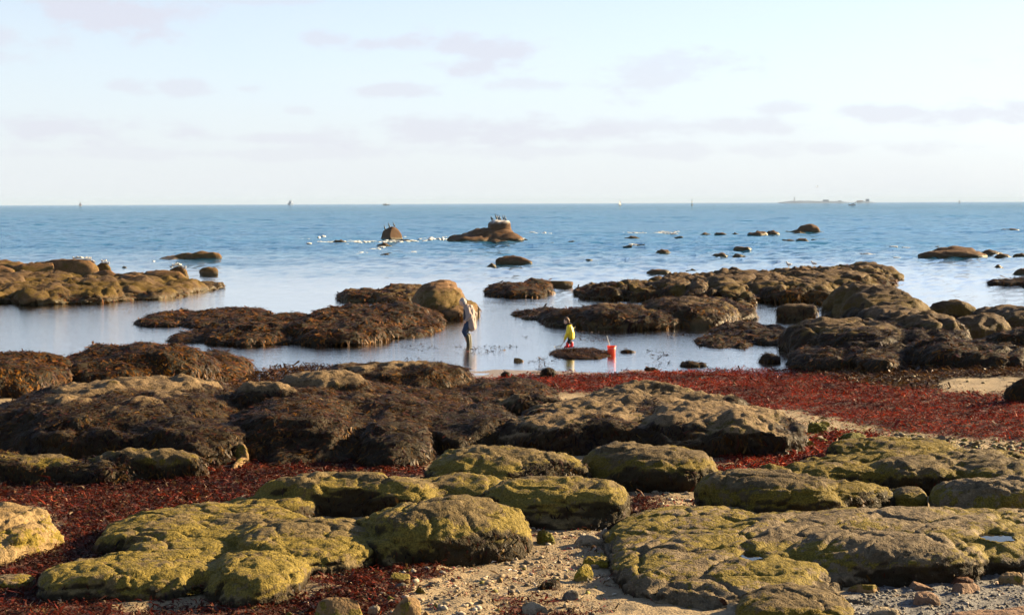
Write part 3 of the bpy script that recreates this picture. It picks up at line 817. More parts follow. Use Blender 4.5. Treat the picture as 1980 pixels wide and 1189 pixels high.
rock('outcrop', 'big weed-draped mound with a bare tan crest at left', 'tan',
     [(-70, 505, 752, 905, {'h': .82, 'c': .1, 'pv': 1.9}), (105, 440, 735, 800, {'D': 32.6, 'ry': 1.3, 'h': 1.05, 'pv': 2.0}), (250, 500, 815, 905, {'h': .55, 'c': .3}), (-70, 260, 800, 890, {'h': .48}), (60, 330, 835, 900, {'h': .5})],
     amp=.16, crack=.8, weed={'top': .86, 'na': .16, 'cover': 2.0, 'pal': 'dark'})
rock('outcrop', 'wide wrack-covered slope with two bare tan humps left of centre', 'tan',
     [(440, 930, 765, 900, {'h': .66, 'c': .1, 'pv': 1.9}), (430, 602, 741, 800, {'D': 32.4, 'ry': .7}), (525, 745, 722, 800, {'D': 33.6, 'ry': .8}), (600, 905, 702, 790, {'h': .90}),
      (830, 1065, 752, 830, {'h': .42}), (480, 700, 780, 895, {'h': .7, 'c': .3})],
     amp=.16, crack=.7, weed={'top': .83, 'na': .14, 'cover': 2.0, 'pal': 'olive'})
rock('rock', 'low lip of wrack-hung rock along the edge of the left red weed', 'olive', [(-80, 160, 880, 938, {'h': .36}), (40, 300, 885, 935, {'h': .34}), (170, 408, 872, 930, {'h': .42, 'c': .35})],
     weed={'top': .75, 'na': .4, 'cover': 2.0, 'pal': 'dark'})
rock('rock', 'small wrack-covered hump at the left edge beside the big mound', 'weedy', [(-50, 50, 826, 888, {'h': .42})], weed={'top': 9, 'pal': 'olive'})
rock('outcrop', 'brown wrack-covered hump beside the water at left', 'weedy',
     [(110, 430, 668, 745, {'h': .85}), (300, 487, 690, 738, {'h': .5}), (60, 330, 690, 750, {'h': .6})], amp=.12, weed={'top': 9, 'pal': 'gold'})
rock('rock', 'wrack-covered mound cut off by the left edge above the pale ledge', 'weedy', [(-110, 145, 688, 772, {'h': .8}), (-60, 90, 700, 770, {'h': .7, 'c': .3})], amp=.14, weed={'top': 9, 'pal': 'gold'})
rock('rock', 'small ochre knob standing against the weed-draped mound', 'stone_tan', [(455, 480, 858, 898, {'h': .34}), (458, 474, 885, 912, {'h': .12})], vox=.02, amp=.25)
rock('rock', 'pale yellow stone lodged on the wrack slope', 'stone_tan', [(762, 780, 768, 782, {'D': 32.2, 'ry': .1, 'z0': .78})], vox=.012)
# --- foreground, right
rock('outcrop', 'green-topped layered rocks behind the right-hand boulders', 'olive',
     [(1600, 1865, 851, 905, {'h': .32}), (1560, 2010, 872, 925, {'h': .34}), (1520, 1780, 893, 950, {'h': .36, 'c': .4}), (1680, 1880, 885, 958, {'h': .46, 'c': .45}), (1810, 2040, 890, 965, {'h': .40, 'c': .3}), (1440, 1620, 910, 955, {'h': .24})],
     amp=.15, crack=.8, weed={'top': .40, 'na': .45, 'cover': .4, 'pal': 'dark', 'up': .8})
rock('boulder', 'large smooth grey-green boulder sloping right, near the sand channel', 'olive',
     [(1352, 1640, 912, 1012, {'h': .52, 'c': .32}), (1440, 1725, 922, 1005, {'h': .46, 'sk': -.1}), (1380, 1520, 912, 980, {'h': .5, 'c': .4})], amp=.12, crack=.5, cat='boulder', weed={'top': .22, 'na': .4, 'cover': .3, 'pal': 'dark', 'up': .8})
rock('boulder', 'small round boulder wedged between slab and larger boulders at right', 'olive', [(1722, 1792, 944, 992, {'h': .26})], cat='boulder', vox=.016)
rock('boulder', 'grey boulder cut off by the right edge above the big slab', 'slab', [(1795, 2100, 925, 1010, {'h': .46})], amp=.1, cat='boulder')
rock('outcrop', 'huge gently sloping grey-green slab filling the lower right', 'slab',
     [(1175, 1600, 1032, 1182, {'h': .24, 'c': .12, 'pv': 2.1}), (1330, 1760, 1016, 1130, {'h': .32, 'c': .2, 'pv': 2.1}), (1440, 2140, 1004, 1114, {'h': .38, 'c': .25, 'pv': 2.2}), (1520, 1890, 1034, 1130, {'h': .42, 'c': .35}), (1780, 2160, 1004, 1106, {'h': .34, 'c': .3})],
     amp=.07, crack=1.2, cuts=2, joint=.035, jcell=1.0, ridges=(.72, .35, 2.6, .030), warp=.5, weed={'top': .10, 'na': .35, 'cover': .2, 'pal': 'dark', 'up': 1.0}, pools=[(1448, 1066, .12, 2.2), (1928, 1030, .20, 1.6)])
rock('rock', 'shadowed mossy slab at the bottom edge under the big sloping slab', 'olive', [(1420, 1640, 1150, 1215, {'h': .16}), (1450, 1570, 1172, 1215, {'h': .16})], amp=.1)
rock('rock', 'pinkish grey cracked slab in the bottom right corner', 'stone_pink', [(1800, 2100, 1186, 1250, {'k': .35, 'p': 3}), (1900, 2100, 1174, 1230, {'k': .3, 'p': 3})], amp=.08, crack=1.2, vox=.018)
# --- beach stones
def stone(label, mat, x0, x1, yt, yb, h=None, **kw):
    o = {'h': h} if h else {'k': .8}
    o.update(kw.pop('o', {}))
    kw.setdefault('amp', .22); kw.setdefault('facets', 4); kw.setdefault('crack', .3); kw.setdefault('p', 2.8)
    rock('stone', label, mat, [(x0, x1, yt, yb, o)], vox=kw.pop('vox', max(.007, (x1 - x0) / 160 * .045)), sm=2, cat='stone', group='loose stones on the beach', **kw)
stone('green-coated upright stone standing on sand by the domed boulder', 'stone_green', 1037, 1070, 1021, 1053, o={'p': 2.8, 'k': .7, 'sk': -.15}, facets=3, amp=.3)
stone('reddish brown block leaning against the big slab', 'stone_red', 1296, 1347, 1003, 1037, o={'p': 3.2})
stone('flat pale stone lying on sand right of the green upright stone', 'stone_pale', 1098, 1176, 1033, 1054, o={'k': .6})
stone('yellow crumbly stone on the sand below the yellow clump', 'stone_yellow', 1108, 1145, 1090, 1122, amp=.35)
stone('ragged yellow-coated clump lying on the sand', 'stone_yellow', 1126, 1178, 1076, 1096, amp=.4, facets=1)
stone('thin yellow-coated stone trailing right of the yellow clump', 'stone_yellow', 1160, 1198, 1066, 1084, amp=.3)
stone('dark rounded stone under the domed boulder', 'stone_grey', 917, 956, 1068, 1084)
stone('small grey stone beside the dark rounded stone', 'stone_grey', 952, 975, 1071, 1085)
stone('blocky tan and grey stone at the toe of the domed boulder', 'stone_tan', 848, 884, 1087, 1106)
stone('small round stone left of the blocky tan stone', 'stone_tan', 822, 846, 1090, 1106)
stone('greenish stone at the corner of the domed boulder', 'olive', 776, 804, 1090, 1108)
stone('large flat brown wedge stone by red weed', 'stone_tan', 740, 806, 1101, 1128, o={'k': .5})
stone('dark grey triangular stone on sand', 'stone_grey', 814, 850, 1112, 1134, facets=6)
stone('long flat grey stone below the brown wedge', 'stone_grey', 720, 788, 1122, 1140, o={'k': .4})
stone('dark pebble pair, left one, on the sand', 'stone_grey', 836, 854, 1139, 1149)
stone('dark pebble pair, right one, on the sand', 'stone_grey', 852, 870, 1140, 1151)
stone('yellow-green cobble among the lower red weed', 'stone_green', 746, 772, 1143, 1166)
stone('tan cobble right of the yellow-green cobble', 'stone_tan', 776, 804, 1138, 1156)
stone('flat olive stone above the tan cobble', 'olive', 796, 826, 1132, 1146)
stone('big smooth ochre boulder with split face at the bottom edge', 'stone_tan', 608, 702, 1156, 1206, o={'k': .7}, amp=.15)
stone('tall smooth ochre boulder with lit right face at the bottom edge', 'stone_tan', 752, 814, 1152, 1206, o={'k': .8}, amp=.12, facets=3)
stone('whitish barnacled stone at the bottom left of the stones', 'stone_pale', 558, 600, 1166, 1192)
stone('low olive stone in front of the whitish stone', 'olive', 538, 580, 1178, 1200)
stone('egg-shaped beige cobble between the two ochre boulders', 'stone_pale', 710, 736, 1171, 1192, facets=0)
stone('pale tan stone at the bottom edge right of the tall ochre boulder', 'stone_tan', 812, 846, 1180, 1204)
stone('tiny yellow pebble beside the red weed string', 'stone_yellow', 830, 848, 1165, 1176)
stone('striped grey block half buried in the sand', 'stone_grey', 1082, 1134, 1139, 1160, o={'p': 3.4, 'k': .6}, strata=3)
stone('whitish slanting stone beside the bottom red weed', 'stone_pale', 1010, 1062, 1163, 1194, facets=5)
stone('dark brown weedy stone on the sand', 'weedy', 1030, 1085, 1121, 1140, weed={'top': 9, 'pal': 'olive', 'size': .6})
stone('small tan stone above the bottom red weed', 'stone_tan', 985, 1008, 1154, 1166)
stone('little brown pebble right of the dark weedy stone', 'stone_tan', 1128, 1142, 1133, 1142)
stone('thin tan plate standing up on the grit, leftmost of the tilted plates', 'stone_tan', 1638, 1706, 1120, 1146, o={'k': .5, 'p': 3.4, 'sk': .3})
stone('pink flat-topped plate on the grit beside the thin tan plate', 'stone_pink', 1738, 1806, 1115, 1140, o={'k': .5, 'p': 3.2})
stone('tan wedge plate on the grit just below the slab', 'stone_tan', 1792, 1856, 1099, 1124, o={'k': .5, 'p': 3.0, 'sk': .3})
stone('pink slab-shaped stone right of the tan wedge plate', 'stone_pink', 1832, 1902, 1128, 1148, o={'k': .5, 'p': 3.4})
stone('rounded greenish tan stone on grit by the right edge', 'stone_tan', 1926, 1990, 1106, 1130)
stone('oval pinkish stone lowest on the grit', 'stone_pink', 1758, 1818, 1146, 1168, facets=1)
stone('flat grey slate in the grit near the bottom edge', 'stone_grey', 1612, 1688, 1152, 1168, o={'k': .5})
stone('long pale flat stone at the bottom edge of the grit', 'stone_pale', 1650, 1740, 1173, 1192, o={'k': .4})
stone('brown flat stone tucked under the tan wedge plate', 'stone_red', 1822, 1880, 1114, 1132)
stone('pale grey-green cobble in the shadow below the slab', 'stone_pale', 1406, 1436, 1160, 1182, facets=1)
stone('brown cobble left of the pale grey-green cobble', 'stone_red', 1388, 1412, 1154, 1174)
stone('grey stone at the right edge above the grit', 'stone_grey', 1955, 2010, 1072, 1100)
stone('yellow-green mossy stone by the small pool at right', 'stone_green', 1570, 1606, 838, 860)
stone('bright yellow mossy stone left of the mossy pool stone', 'stone_yellow', 1550, 1580, 846, 866)
stone('dark green wedge stone on sand at the end of the outcrop', 'stone_green', 1556, 1600, 816, 836, o={'k': .5, 'p': 2.1}, amp=.4, facets=2)
stone('yellow-topped stone behind the dark green wedge', 'stone_yellow', 1570, 1610, 810, 826)
stone('green weedy stone on the sand strip by the red carpet', 'stone_green', 1620, 1676, 838, 856, o={'p': 2.1}, amp=.35, facets=1)
stone('small olive stone right of the green weedy stone', 'olive', 1676, 1700, 846, 860)
for i, (x, y, w, lab) in enumerate([(1815, 850, 26, 'dark stone on the stony strip below the carpet'), (1842, 862, 22, 'greenish pebble on the stony strip'), (1880, 858, 30, 'mossy flat stone in the stony strip'), (1915, 872, 34, 'olive stone far along the stony strip'),
                                    (1950, 862, 22, 'grey stone near the right end of the stony strip'), (1860, 878, 24, 'yellowish stone nearest the green-topped rocks'), (1755, 848, 18, 'little stone at the left end of the stony strip'),
                                    (1965, 882, 26, 'tan stone at the right edge of the stony strip')]):
    stone(lab, ['stone_grey', 'stone_green', 'olive', 'stone_tan'][i % 4], x - w / 2, x + w / 2, y - w * .4, y + w * .15)
for (x, y, w, lab, mt) in [(1408, 948, 34, 'pale yellow flat stone between yellow boulder and sloping boulder', 'stone_yellow'), (1388, 962, 26, 'yellowish stone on sand below the yellow boulder', 'stone_yellow'),
                           (1120, 1000, 22, 'small stone in the shade of the linked ridge', 'stone_tan'), (1240, 1010, 20, 'small brown stone in the red weed gap', 'stone_tan'), (1215, 1050, 18, 'lone pebble on sand left of the reddish block', 'stone_pale'),
                           (1258, 1060, 16, 'pale pebble near the foot of the big slab', 'stone_pale'), (880, 1125, 16, 'small pale pebble on open sand', 'stone_pale'), (965, 1125, 20, 'sandy lump of stone on open sand', 'stone_tan'),
                           (945, 1105, 15, 'tan pebble between the grey stones and red scraps', 'stone_tan'), (1050, 1100, 16, 'tan pebble left of the yellow crumbly stone', 'stone_tan')]:
    stone(lab, mt, x - w / 2, x + w / 2, y - w * .45, y + w * .12)

# --- middle distance: right-hand weedy massif
rock('outcrop', 'dark wrack-covered massif at the right of the pool', 'reef',
     [(1525, 1760, 622, 708, {'h': .95}), (1680, 1850, 603, 690, {'h': 1.05}), (1560, 1760, 640, 714, {'h': .7}), (1700, 1860, 645, 715, {'h': .62})],
     amp=.14, crack=.8, weed={'top': .72, 'na': .35, 'cover': 1.9, 'pal': 'dark', 'size': .95})
rock('boulder', 'bare domed rock rising behind the dark massif', 'reef', [(1592, 1765, 548, 650, {'h': 1.75, 'c': .3}), (1640, 1800, 570, 655, {'h': 1.35})], amp=.14, crack=.9, weed={'top': .42, 'na': .4, 'pal': 'dark'}, cat='boulder')
rock('rock', 'rounded dark rock behind the wrack flats, left of the tan ones', 'reef', [(1785, 1895, 580, 640, {'h': 1.25})], amp=.12, weed={'top': .35, 'na': .6, 'pal': 'olive'})
rock('rock', 'rounded tan rock beside the wrack flats near the right edge', 'reef', [(1830, 1960, 608, 672, {'h': .95, 'c': .3}), (1840, 1920, 625, 672, {'h': .75, 'c': .35})], amp=.12, weed={'top': .30, 'na': .6, 'pal': 'olive'})
rock('outcrop', 'humped brown rock cut off by the right edge behind the wrack flats', 'reef', [(1885, 2060, 592, 668, {'h': 1.1, 'c': .3}), (1930, 2060, 590, 650, {'h': 1.2})], amp=.12, weed={'top': .35, 'na': .6, 'pal': 'olive'})
rock('outcrop', 'low wrack mound at the right edge before the rounded rocks', 'weedy', [(1880, 2080, 640, 700, {'h': .8}), (1760, 1990, 660, 715, {'h': .55}), (1800, 1920, 660, 708, {'h': .6})], weed={'top': 9, 'pal': 'olive'})
rock('rock', 'wrack-covered mound at the right edge above the sand patch', 'weedy', [(1940, 2080, 728, 775, {'h': .5})], weed={'top': 9, 'pal': 'olive'})
rock('rock', 'low wrack hump at the front of the dark massif', 'weedy', [(1530, 1640, 680, 722, {'h': .42}), (1620, 1720, 676, 722, {'h': .4})], weed={'top': 9, 'pal': 'olive'})
rock('boulder', 'dark block-shaped boulder standing in water left of the massif', 'reef', [(1500, 1580, 587, 618, {'h': .75, 'p': 3, 'c': .4})], amp=.12, weed={'top': .7, 'na': .5, 'pal': 'dark'}, cat='boulder')
rock('rock', 'flat ragged wrack shelf running into the pool from the massif', 'weedy', [(1400, 1535, 634, 668, {'h': .32}), (1342, 1450, 656, 674, {'h': .18}), (1380, 1440, 640, 662, {'h': .2})], amp=.3, weed={'top': 9, 'pal': 'olive'})
rock('rock', 'round wrack-topped rock alone in the pool before the massif', 'weedy', [(1470, 1508, 682, 703, {'h': .30})], weed={'top': 9, 'pal': 'dark', 'size': .7})
# middle right reef
rock('reef', 'long bare-topped reef reaching right with two gulls on it', 'reef',
     [(1350, 1560, 529, 584, {'h': 1.05}), (1480, 1665, 523, 572, {'h': .95}), (1600, 1690, 526, 562, {'h': .7}), (1640, 1700, 517, 552, {'h': .8}), (1425, 1620, 546, 587, {'h': .85, 'c': .3}), (1340, 1440, 535, 590, {'h': 1.0})],
     amp=.14, crack=1.2, rough=.18, joint=.12, jcell=2.0, weed={'top': .48, 'na': .45, 'cover': 1.7, 'pal': 'gold'})
rock('rock', 'dark knob at the far right tip of the long reef', 'reef', [(1655, 1722, 513, 545, {'h': .8})], amp=.2, rough=.15)
rock('reef', 'dark craggy reef left of the long bare-topped reef', 'reef',
     [(1105, 1260, 550, 580, {'h': .62}), (1180, 1300, 541, 580, {'h': .85}), (1245, 1385, 537, 584, {'h': .95}), (1290, 1400, 551, 588, {'h': .75})],
     amp=.18, crack=1.2, rough=.26, joint=.16, jcell=1.6, weed={'top': .58, 'na': .6, 'cover': 1.7, 'pal': 'olive'})
rock('reef', 'sloping wrack-topped reef behind the child, tan right flank', 'reef',
     [(1100, 1330, 590, 638, {'h': .8}), (1230, 1420, 576, 634, {'h': 1.0}), (1040, 1180, 600, 632, {'h': .5}), (1340, 1446, 583, 622, {'h': .55}), (985, 1100, 605, 618, {'h': .12})],
     amp=.15, rough=.15, weed={'top': .62, 'na': .5, 'cover': 1.8, 'pal': 'olive', 'up': -.5})
rock('rock', 'dark weedy knob at the waterline of the sloping reef', 'weedy', [(1338, 1405, 590, 628, {'h': .5, 'c': .3})], weed={'top': 9, 'pal': 'olive'})
rock('rock', 'low wrack-covered islet behind the wading adult', 'weedy', [(940, 1068, 550, 575, {'h': .55}), (1010, 1066, 540, 566, {'h': .65})], amp=.2, weed={'top': .95, 'na': .3, 'pal': 'gold'})
rock('rock', 'bare brown pointed rock on the far side of the wrack islet', 'brown', [(1045, 1108, 534, 556, {'h': .75, 'p': 2.6})], amp=.2, facets=3)
# middle left
rock('boulder', 'tall smooth ochre boulder rising behind the wading adult', 'brown', [(800, 905, 546, 616, {'h': 1.42, 'c': .2}), (850, 925, 580, 618, {'h': .7})], amp=.09, crack=1.3, cat='boulder', weed={'top': .18, 'na': .25, 'pal': 'olive'})
rock('reef', 'long brown wrack reef running left from the ochre boulder', 'weedy',
     [(400, 660, 618, 668, {'h': .52}), (560, 790, 604, 668, {'h': .72}), (680, 830, 594, 650, {'h': .80}), (700, 860, 612, 655, {'h': .45}), (480, 560, 622, 670, {'h': .45, 'c': .3})],
     amp=.2, rough=.12, weed={'top': 9, 'pal': 'gold'})
rock('rock', 'long low tail of wrack-covered rock at the left end of the wrack reef', 'weedy', [(272, 420, 608, 632, {'h': .30}), (370, 520, 604, 636, {'h': .38})], amp=.2, weed={'top': 9, 'pal': 'gold'})
rock('rock', 'thin wrack spit in front of the long wrack reef', 'weedy', [(332, 430, 643, 664, {'h': .25})], weed={'top': 9, 'pal': 'gold'})
rock('rock', 'low weedy reef in the gap behind the long wrack reef', 'reef', [(650, 770, 560, 584, {'h': .5}), (730, 825, 557, 588, {'h': .55})], amp=.2, rough=.15, weed={'top': .7, 'na': .5, 'pal': 'gold'})
# left reef with its boulders
rock('reef', 'broad craggy tan reef at left with algae in its cracks', 'reef',
     [(-110, 120, 533, 594, {'h': 1.05}), (60, 260, 540, 590, {'h': .9}), (180, 330, 538, 588, {'h': .85}), (280, 380, 548, 580, {'h': .6}), (-80, 60, 545, 598, {'h': .9}), (360, 425, 550, 566, {'h': .3})],
     amp=.14, crack=1.0, rough=.26, joint=.12, jcell=1.8, weed={'top': .12, 'na': .45, 'cover': .9, 'pal': 'gold', 'ns': .6})
rock('boulder', 'large smooth brown boulder lying on the right of the left reef', 'brown', [(258, 368, 523, 560, {'h': 1.35})], amp=.1, cat='boulder')
rock('boulder', 'domed brown boulder on the middle of the left reef', 'brown', [(170, 236, 522, 552, {'h': 1.25})], amp=.1, cat='boulder')
rock('boulder', 'low broad tan boulder between the two larger boulders on the left reef', 'brown', [(222, 300, 532, 570, {'h': 1.05})], amp=.1, cat='boulder')
rock('boulder', 'small boulder with pale birds behind the left reef', 'brown', [(324, 368, 515, 538, {'h': .9})], amp=.14, cat='boulder')
rock('boulder', 'round boulder alone in the water right of the left reef', 'brown', [(383, 425, 514, 531, {'h': .72})], amp=.14, cat='boulder')
rock('rock', 'long low smooth rock out beyond the left reef', 'brown', [(330, 400, 488, 502, {'h': .7, 'sk': .3}), (355, 433, 486, 502, {'h': .85}), (310, 370, 496, 503, {'h': .25})], amp=.1)
rock('rock', 'wide flat-topped brown rock behind the left reef', 'brown', [(75, 188, 501, 533, {'h': 1.25, 'p': 2.9, 'c': .3}), (60, 120, 505, 531, {'h': 1.1})], amp=.1)
rock('rock', 'dark angular rock in front of the flat-topped rock', 'brown', [(18, 130, 511, 535, {'h': .95, 'p': 3})], amp=.14, facets=3)
rock('rock', 'brown rock at the left edge behind the craggy reef', 'brown', [(-60, 32, 512, 538, {'h': 1.0})], amp=.12)
rock('rock', 'low brown rock farthest back at the left edge', 'brown', [(-80, 55, 503, 520, {'h': .8})], amp=.12)
rock('rock', 'split brown rock at the right end of the flat-topped rock', 'brown', [(184, 216, 507, 530, {'h': .95, 'p': 2.8})], amp=.16)
# far skerries
rock('rock', 'squat block-shaped skerry with three cormorants on top', 'skerry', [(735, 779, 439, 463, {'k': .9, 'p': 3.4, 'c': .1, 'sk': .02, 'pv': 2.5, 'tp': .32})], amp=.07, crack=.3, sm=1, vm=.5, warp=.5, planes=[(-.75, -.60, .35, .66), (.60, -.72, .45, .66)])
rock('rock', 'stepped skerry with a capstone where cormorants gather', 'skerry',
     [(862, 965, 455, 467, {'D': 213, 'ry': 5}), (890, 985, 441, 463, {'D': 214, 'ry': 4, 'sk': .35}), (925, 992, 440, 462, {'D': 214, 'ry': 4, 'sk': .15}), (945, 1004, 446, 464, {'D': 213, 'ry': 4}), (975, 1012, 457, 465, {'D': 212, 'ry': 3})], amp=.12, crack=.5)
rock('rock', 'pale-streaked capstone perched on the stepped skerry', 'skerry', [(942, 986, 426, 462, {'D': 213.5, 'ry': 2.2, 'p': 2.8, 'c': .74, 'sk': .05})], amp=.07, crack=.3, guano=.80, vm=.6)
rock('rock', 'smooth whale-backed rock in mid water, centre', 'skerry', [(958, 1022, 495, 511, {'h': .9, 'p': 2.6}), (1000, 1032, 502, 511, {'h': .45})], amp=.1)
rock('rock', 'tiny flat rock left of the whale-backed rock', 'skerry', [(938, 962, 509, 515, {'k': .5})])
rock('rock', 'conical skerry on the far reef line at right', 'skerry', [(1543, 1584, 433, 449, {'k': .8}), (1515, 1590, 445, 449, {'k': .3})], amp=.1)
rock('rock', 'large dark dome of rock in open water at right', 'skerry', [(1800, 1890, 476, 498, {'h': 1.1}), (1776, 1912, 484, 499, {'h': .7})], amp=.05, crack=.2)
for (x0, x1, yt, yb, lab) in [
    (1347, 1378, 448, 455, 'leftmost low rock of the far reef line'), (1376, 1412, 447, 455, 'second low rock of the far reef line'), (1408, 1432, 447, 454, 'third low rock of the far reef line'),
    (1442, 1490, 446, 455, 'wide low rock in the middle of the far reef line'), (1476, 1512, 445, 454, 'brown low rock just left of the conical skerry'),
    (1504, 1546, 463, 467, 'thin strip of rock below the conical skerry, left part'), (1530, 1570, 460, 467, 'low rock below the conical skerry, middle part'), (1566, 1598, 458, 464, 'low rock below the conical skerry, right part'),
    (1264, 1304, 482, 490, 'low hump awash alone between the reef line and the weedy reefs'), (1368, 1414, 490, 496, 'left one of two flat rocks awash side by side'), (1412, 1444, 490, 496, 'right one of two flat rocks awash side by side'),
    (1414, 1458, 475, 483, 'dark low hump above the two flat rocks'), (1248, 1300, 518, 529, 'low rounded rock just behind the dark craggy reef'), (1324, 1350, 517, 524, 'small rock right of the low rounded rock'),
    (1884, 1945, 485, 492, 'thin dark ledge right of the large dome'), (1918, 1960, 490, 498, 'weedy low rock right of the large dome'), (1956, 1990, 488, 497, 'low rock at the right edge level with the dome'),
    (1804, 1820, 472, 477, 'small round rock behind the large dome'), (1918, 1944, 511, 518, 'small dark rock awash near the right edge'), (1955, 2010, 518, 531, 'dark rock cut off by the right edge'),
    (1204, 1240, 455, 461, 'dark low rock at the left of the far surf line'), (1202, 1226, 471, 477, 'small flat rock under the far surf line'), (1226, 1252, 470, 475, 'thin rock right of the small flat rock'),
    (1300, 1326, 455, 459, 'speck of rock below the far surf'), (636, 674, 462, 469, 'low brown rock awash in foam at left of the block skerry'), (722, 760, 470, 476, 'flat rock awash below the block skerry'), (730, 756, 487, 493, 'dark flat rock well below the block skerry'),
    (770, 800, 461, 466, 'flat rock in foam right of the block skerry'), (935, 985, 464, 469, 'flat rim of rock at the foot of the stepped skerry'), (1005, 1024, 460, 464, 'last flat rock at the right of the stepped skerry'),
    (1056, 1076, 466, 470, 'small dark rock right of the stepped skerry'), (1090, 1125, 465, 469, 'flat rock awash far right of the stepped skerry'), (1128, 1150, 499, 503, 'dark speck of rock in mid water'),
    (420, 440, 554, 558, 'last dark rock off the tip of the left reef'), (1530, 1560, 446, 452, 'low skirt of rock at the left of the conical skerry'), (232, 250, 512, 517, 'small reddish rock off the left boulders'),
    (1935, 1975, 441, 445, 'thin distant rock awash near the right edge'), (385, 412, 547, 560, 'low craggy rock at the tip of the left reef')]:
    rock('rock', lab, 'skerry', [(x0, x1, yt, yb, {'k': .55, 'c': .05, 'p': 1.75})], amp=.2, group='low rocks awash in the sea')
rock('rock', 'flat weedy rocks at the right edge in the pale channel', 'weedy', [(1905, 1990, 541, 553, {'h': .35}), (1950, 2050, 538, 554, {'h': .45})], weed={'top': 9, 'pal': 'olive'})
# in the pool by the people
rock('rock', 'flat wrack-covered islet on which the child stands', 'weedy', [(1064, 1180, 680, 695, {'h': .13}), (1080, 1150, 680, 691, {'h': .13})], amp=.08, weed={'top': 9, 'pal': 'olive', 'size': .6, 'cover': 3.2}, vm=.7)
rock('stone', 'tan stone in shallow water between adult and child', 'stone_tan', [(994, 1014, 687, 699, {'k': .7})], facets=3, amp=.2, vox=.02, cat='stone')
rock('stone', 'round wrack-topped stone at the edge of the red weed', 'weedy', [(1044, 1074, 714, 731, {'k': .8, 'c': .3})], amp=.15, vox=.03, weed={'top': 9, 'pal': 'olive', 'size': .6}, cat='stone')
rock('stone', 'dark stone in the shallows left of the round wrack-topped stone', 'weedy', [(969, 985, 720, 730, {'k': .8})], vox=.02, cat='stone', weed={'top': 9, 'pal': 'dark', 'size': .5})
rock('stone', 'pale yellow-green stone at the waterline', 'stone_green', [(986, 1003, 727, 736, {'k': .7})], vox=.015, cat='stone')
for (x0, x1, yt, yb, lab) in [(1310, 1366, 699, 709, 'flat wrack patch awash in the pool'), (1242, 1278, 708, 718, 'small wrack clump awash left of the flat patch'), (640, 700, 640, 646, 'thin wrack scrap off the long reef'),
                              (1196, 1226, 676, 682, 'little wrack tuft right of the red bucket'), (826, 856, 717, 726, 'dark wrack tuft near the sand spit')]:
    rock('rock', lab, 'weedy', [(x0, x1, yt, yb, {'k': .7})], amp=.2, vox=.04, weed={'top': 9, 'pal': 'olive', 'size': .7}, cat='wrack clump')
make_rocks()
BYL = {r['label']: r for r in ROCKS}
def top_at(label, px, py=None):
    """highest surface point of a rock in the column of the picture at px"""
    V = BYL[label]['V']; ux, uy = project(V)
    m = np.abs(ux - px) < 2.5
    if not m.any(): m = np.abs(ux - px) < 8
    k = np.where(m)[0]
    return V[k[np.argmin(uy[k])]]

# little pools left on the rocks
for i, (x, y, z, r_, asp) in enumerate(PUDDLES):
    a = np.linspace(0, 2 * np.pi, 40, endpoint=False)
    rr = r_ * (1 + .18 * np.sin(a * 3 + i) + .1 * np.sin(a * 5 + 2 * i))
    V = np.concatenate([[[0, 0, 0]], np.stack([np.cos(a) * rr, np.sin(a) * rr * asp, np.zeros(40)], -1)])
    F = np.stack([np.zeros(40, int), 1 + np.arange(40), 1 + (np.arange(40) + 1) % 40], -1)
    link('tide_pool', mk_mesh('tide_pool', V, F), M['puddle'], loc=(x, y, z), kind='structure')
# ================================================================== weed and litter on the beach
def carpet(name, label, polys, pal, dens_cover, size, mat, lift=0.35, lump=0.05, thin=None, kind='stuff', flat=False):
    allp = np.concatenate(polys); x0, y0 = allp.min(0) - 1; x1, y1 = allp.max(0) + 1
    Ps = []
    y = y0
    while y < y1:                       # strips, so that fronds stay about the same size to the eye
        y2 = min(y1, y + 2.0); ym = (y + y2) / 2
        L0 = (0.028 + 0.0016 * ym) * size; W0 = .22 * L0
        n = int((x1 - x0) * (y2 - y) * dens_cover / (L0 * W0))
        xx = rng.uniform(x0, x1, n); yy = rng.uniform(y, y2, n)
        k = (np.abs(xx) < yy * .34 + .4)
        xx, yy = xx[k], yy[k]
        k = poly_mask(xx, yy, polys, blur=.16)
        if thin is not None: k &= thin(xx, yy)
        Ps.append(np.stack([xx[k], yy[k], np.full(k.sum(), L0)], -1)); y = y2
    P = np.concatenate(Ps); n = len(P); NBLADES[0] += n
    L = P[:, 2] * np.exp(rng.normal(0, .4, n)); X, Y = P[:, 0], P[:, 1]
    q = p3(X, Y)
    z = ground(X, Y)
    hl = lump * np.clip(fbm(q * 2.6 + 4, 3) + .25, 0, 1.2)
    z = np.maximum(z, -0.015) + .012 + hl * rng.random(n) ** .5
    a = rng.uniform(0, 2 * np.pi, n)
    T = np.stack([np.cos(a), np.sin(a), np.zeros(n)], -1)
    N = np.stack([rng.normal(0, .28, n), rng.normal(0, .28, n), np.ones(n)], -1); N /= np.linalg.norm(N, axis=1)[:, None]
    T -= N * (T * N).sum(1, keepdims=True); T /= np.linalg.norm(T, axis=1)[:, None]
    c = pick_cols(n, *pal) * (1 + .75 * np.clip(fbm(q * np.array([.8, .5, 1]) + 8, 3), -.8, .8))[:, None]
    lf = lift * rng.random(n)
    V, F, c2 = blades(np.stack([X, Y, z], -1), N, T, L, L * .22 * rng.uniform(.5, 1.4, n), lf, np.clip(c, .004, 1), curl=1.5, bent=Y.mean() < 34)
    o = link(name, mk_mesh(name, V, F, smooth=False, col=c2), M[mat], kind=kind)
    o['label'] = label; o['category'] = 'seaweed'
def hole(x, y):
    m = np.ones(len(x), bool)
    for (a, b, rx, ry) in SANDHOLES: m &= ((x - a) / rx) ** 2 + ((y - b) / ry) ** 2 > 1
    return m
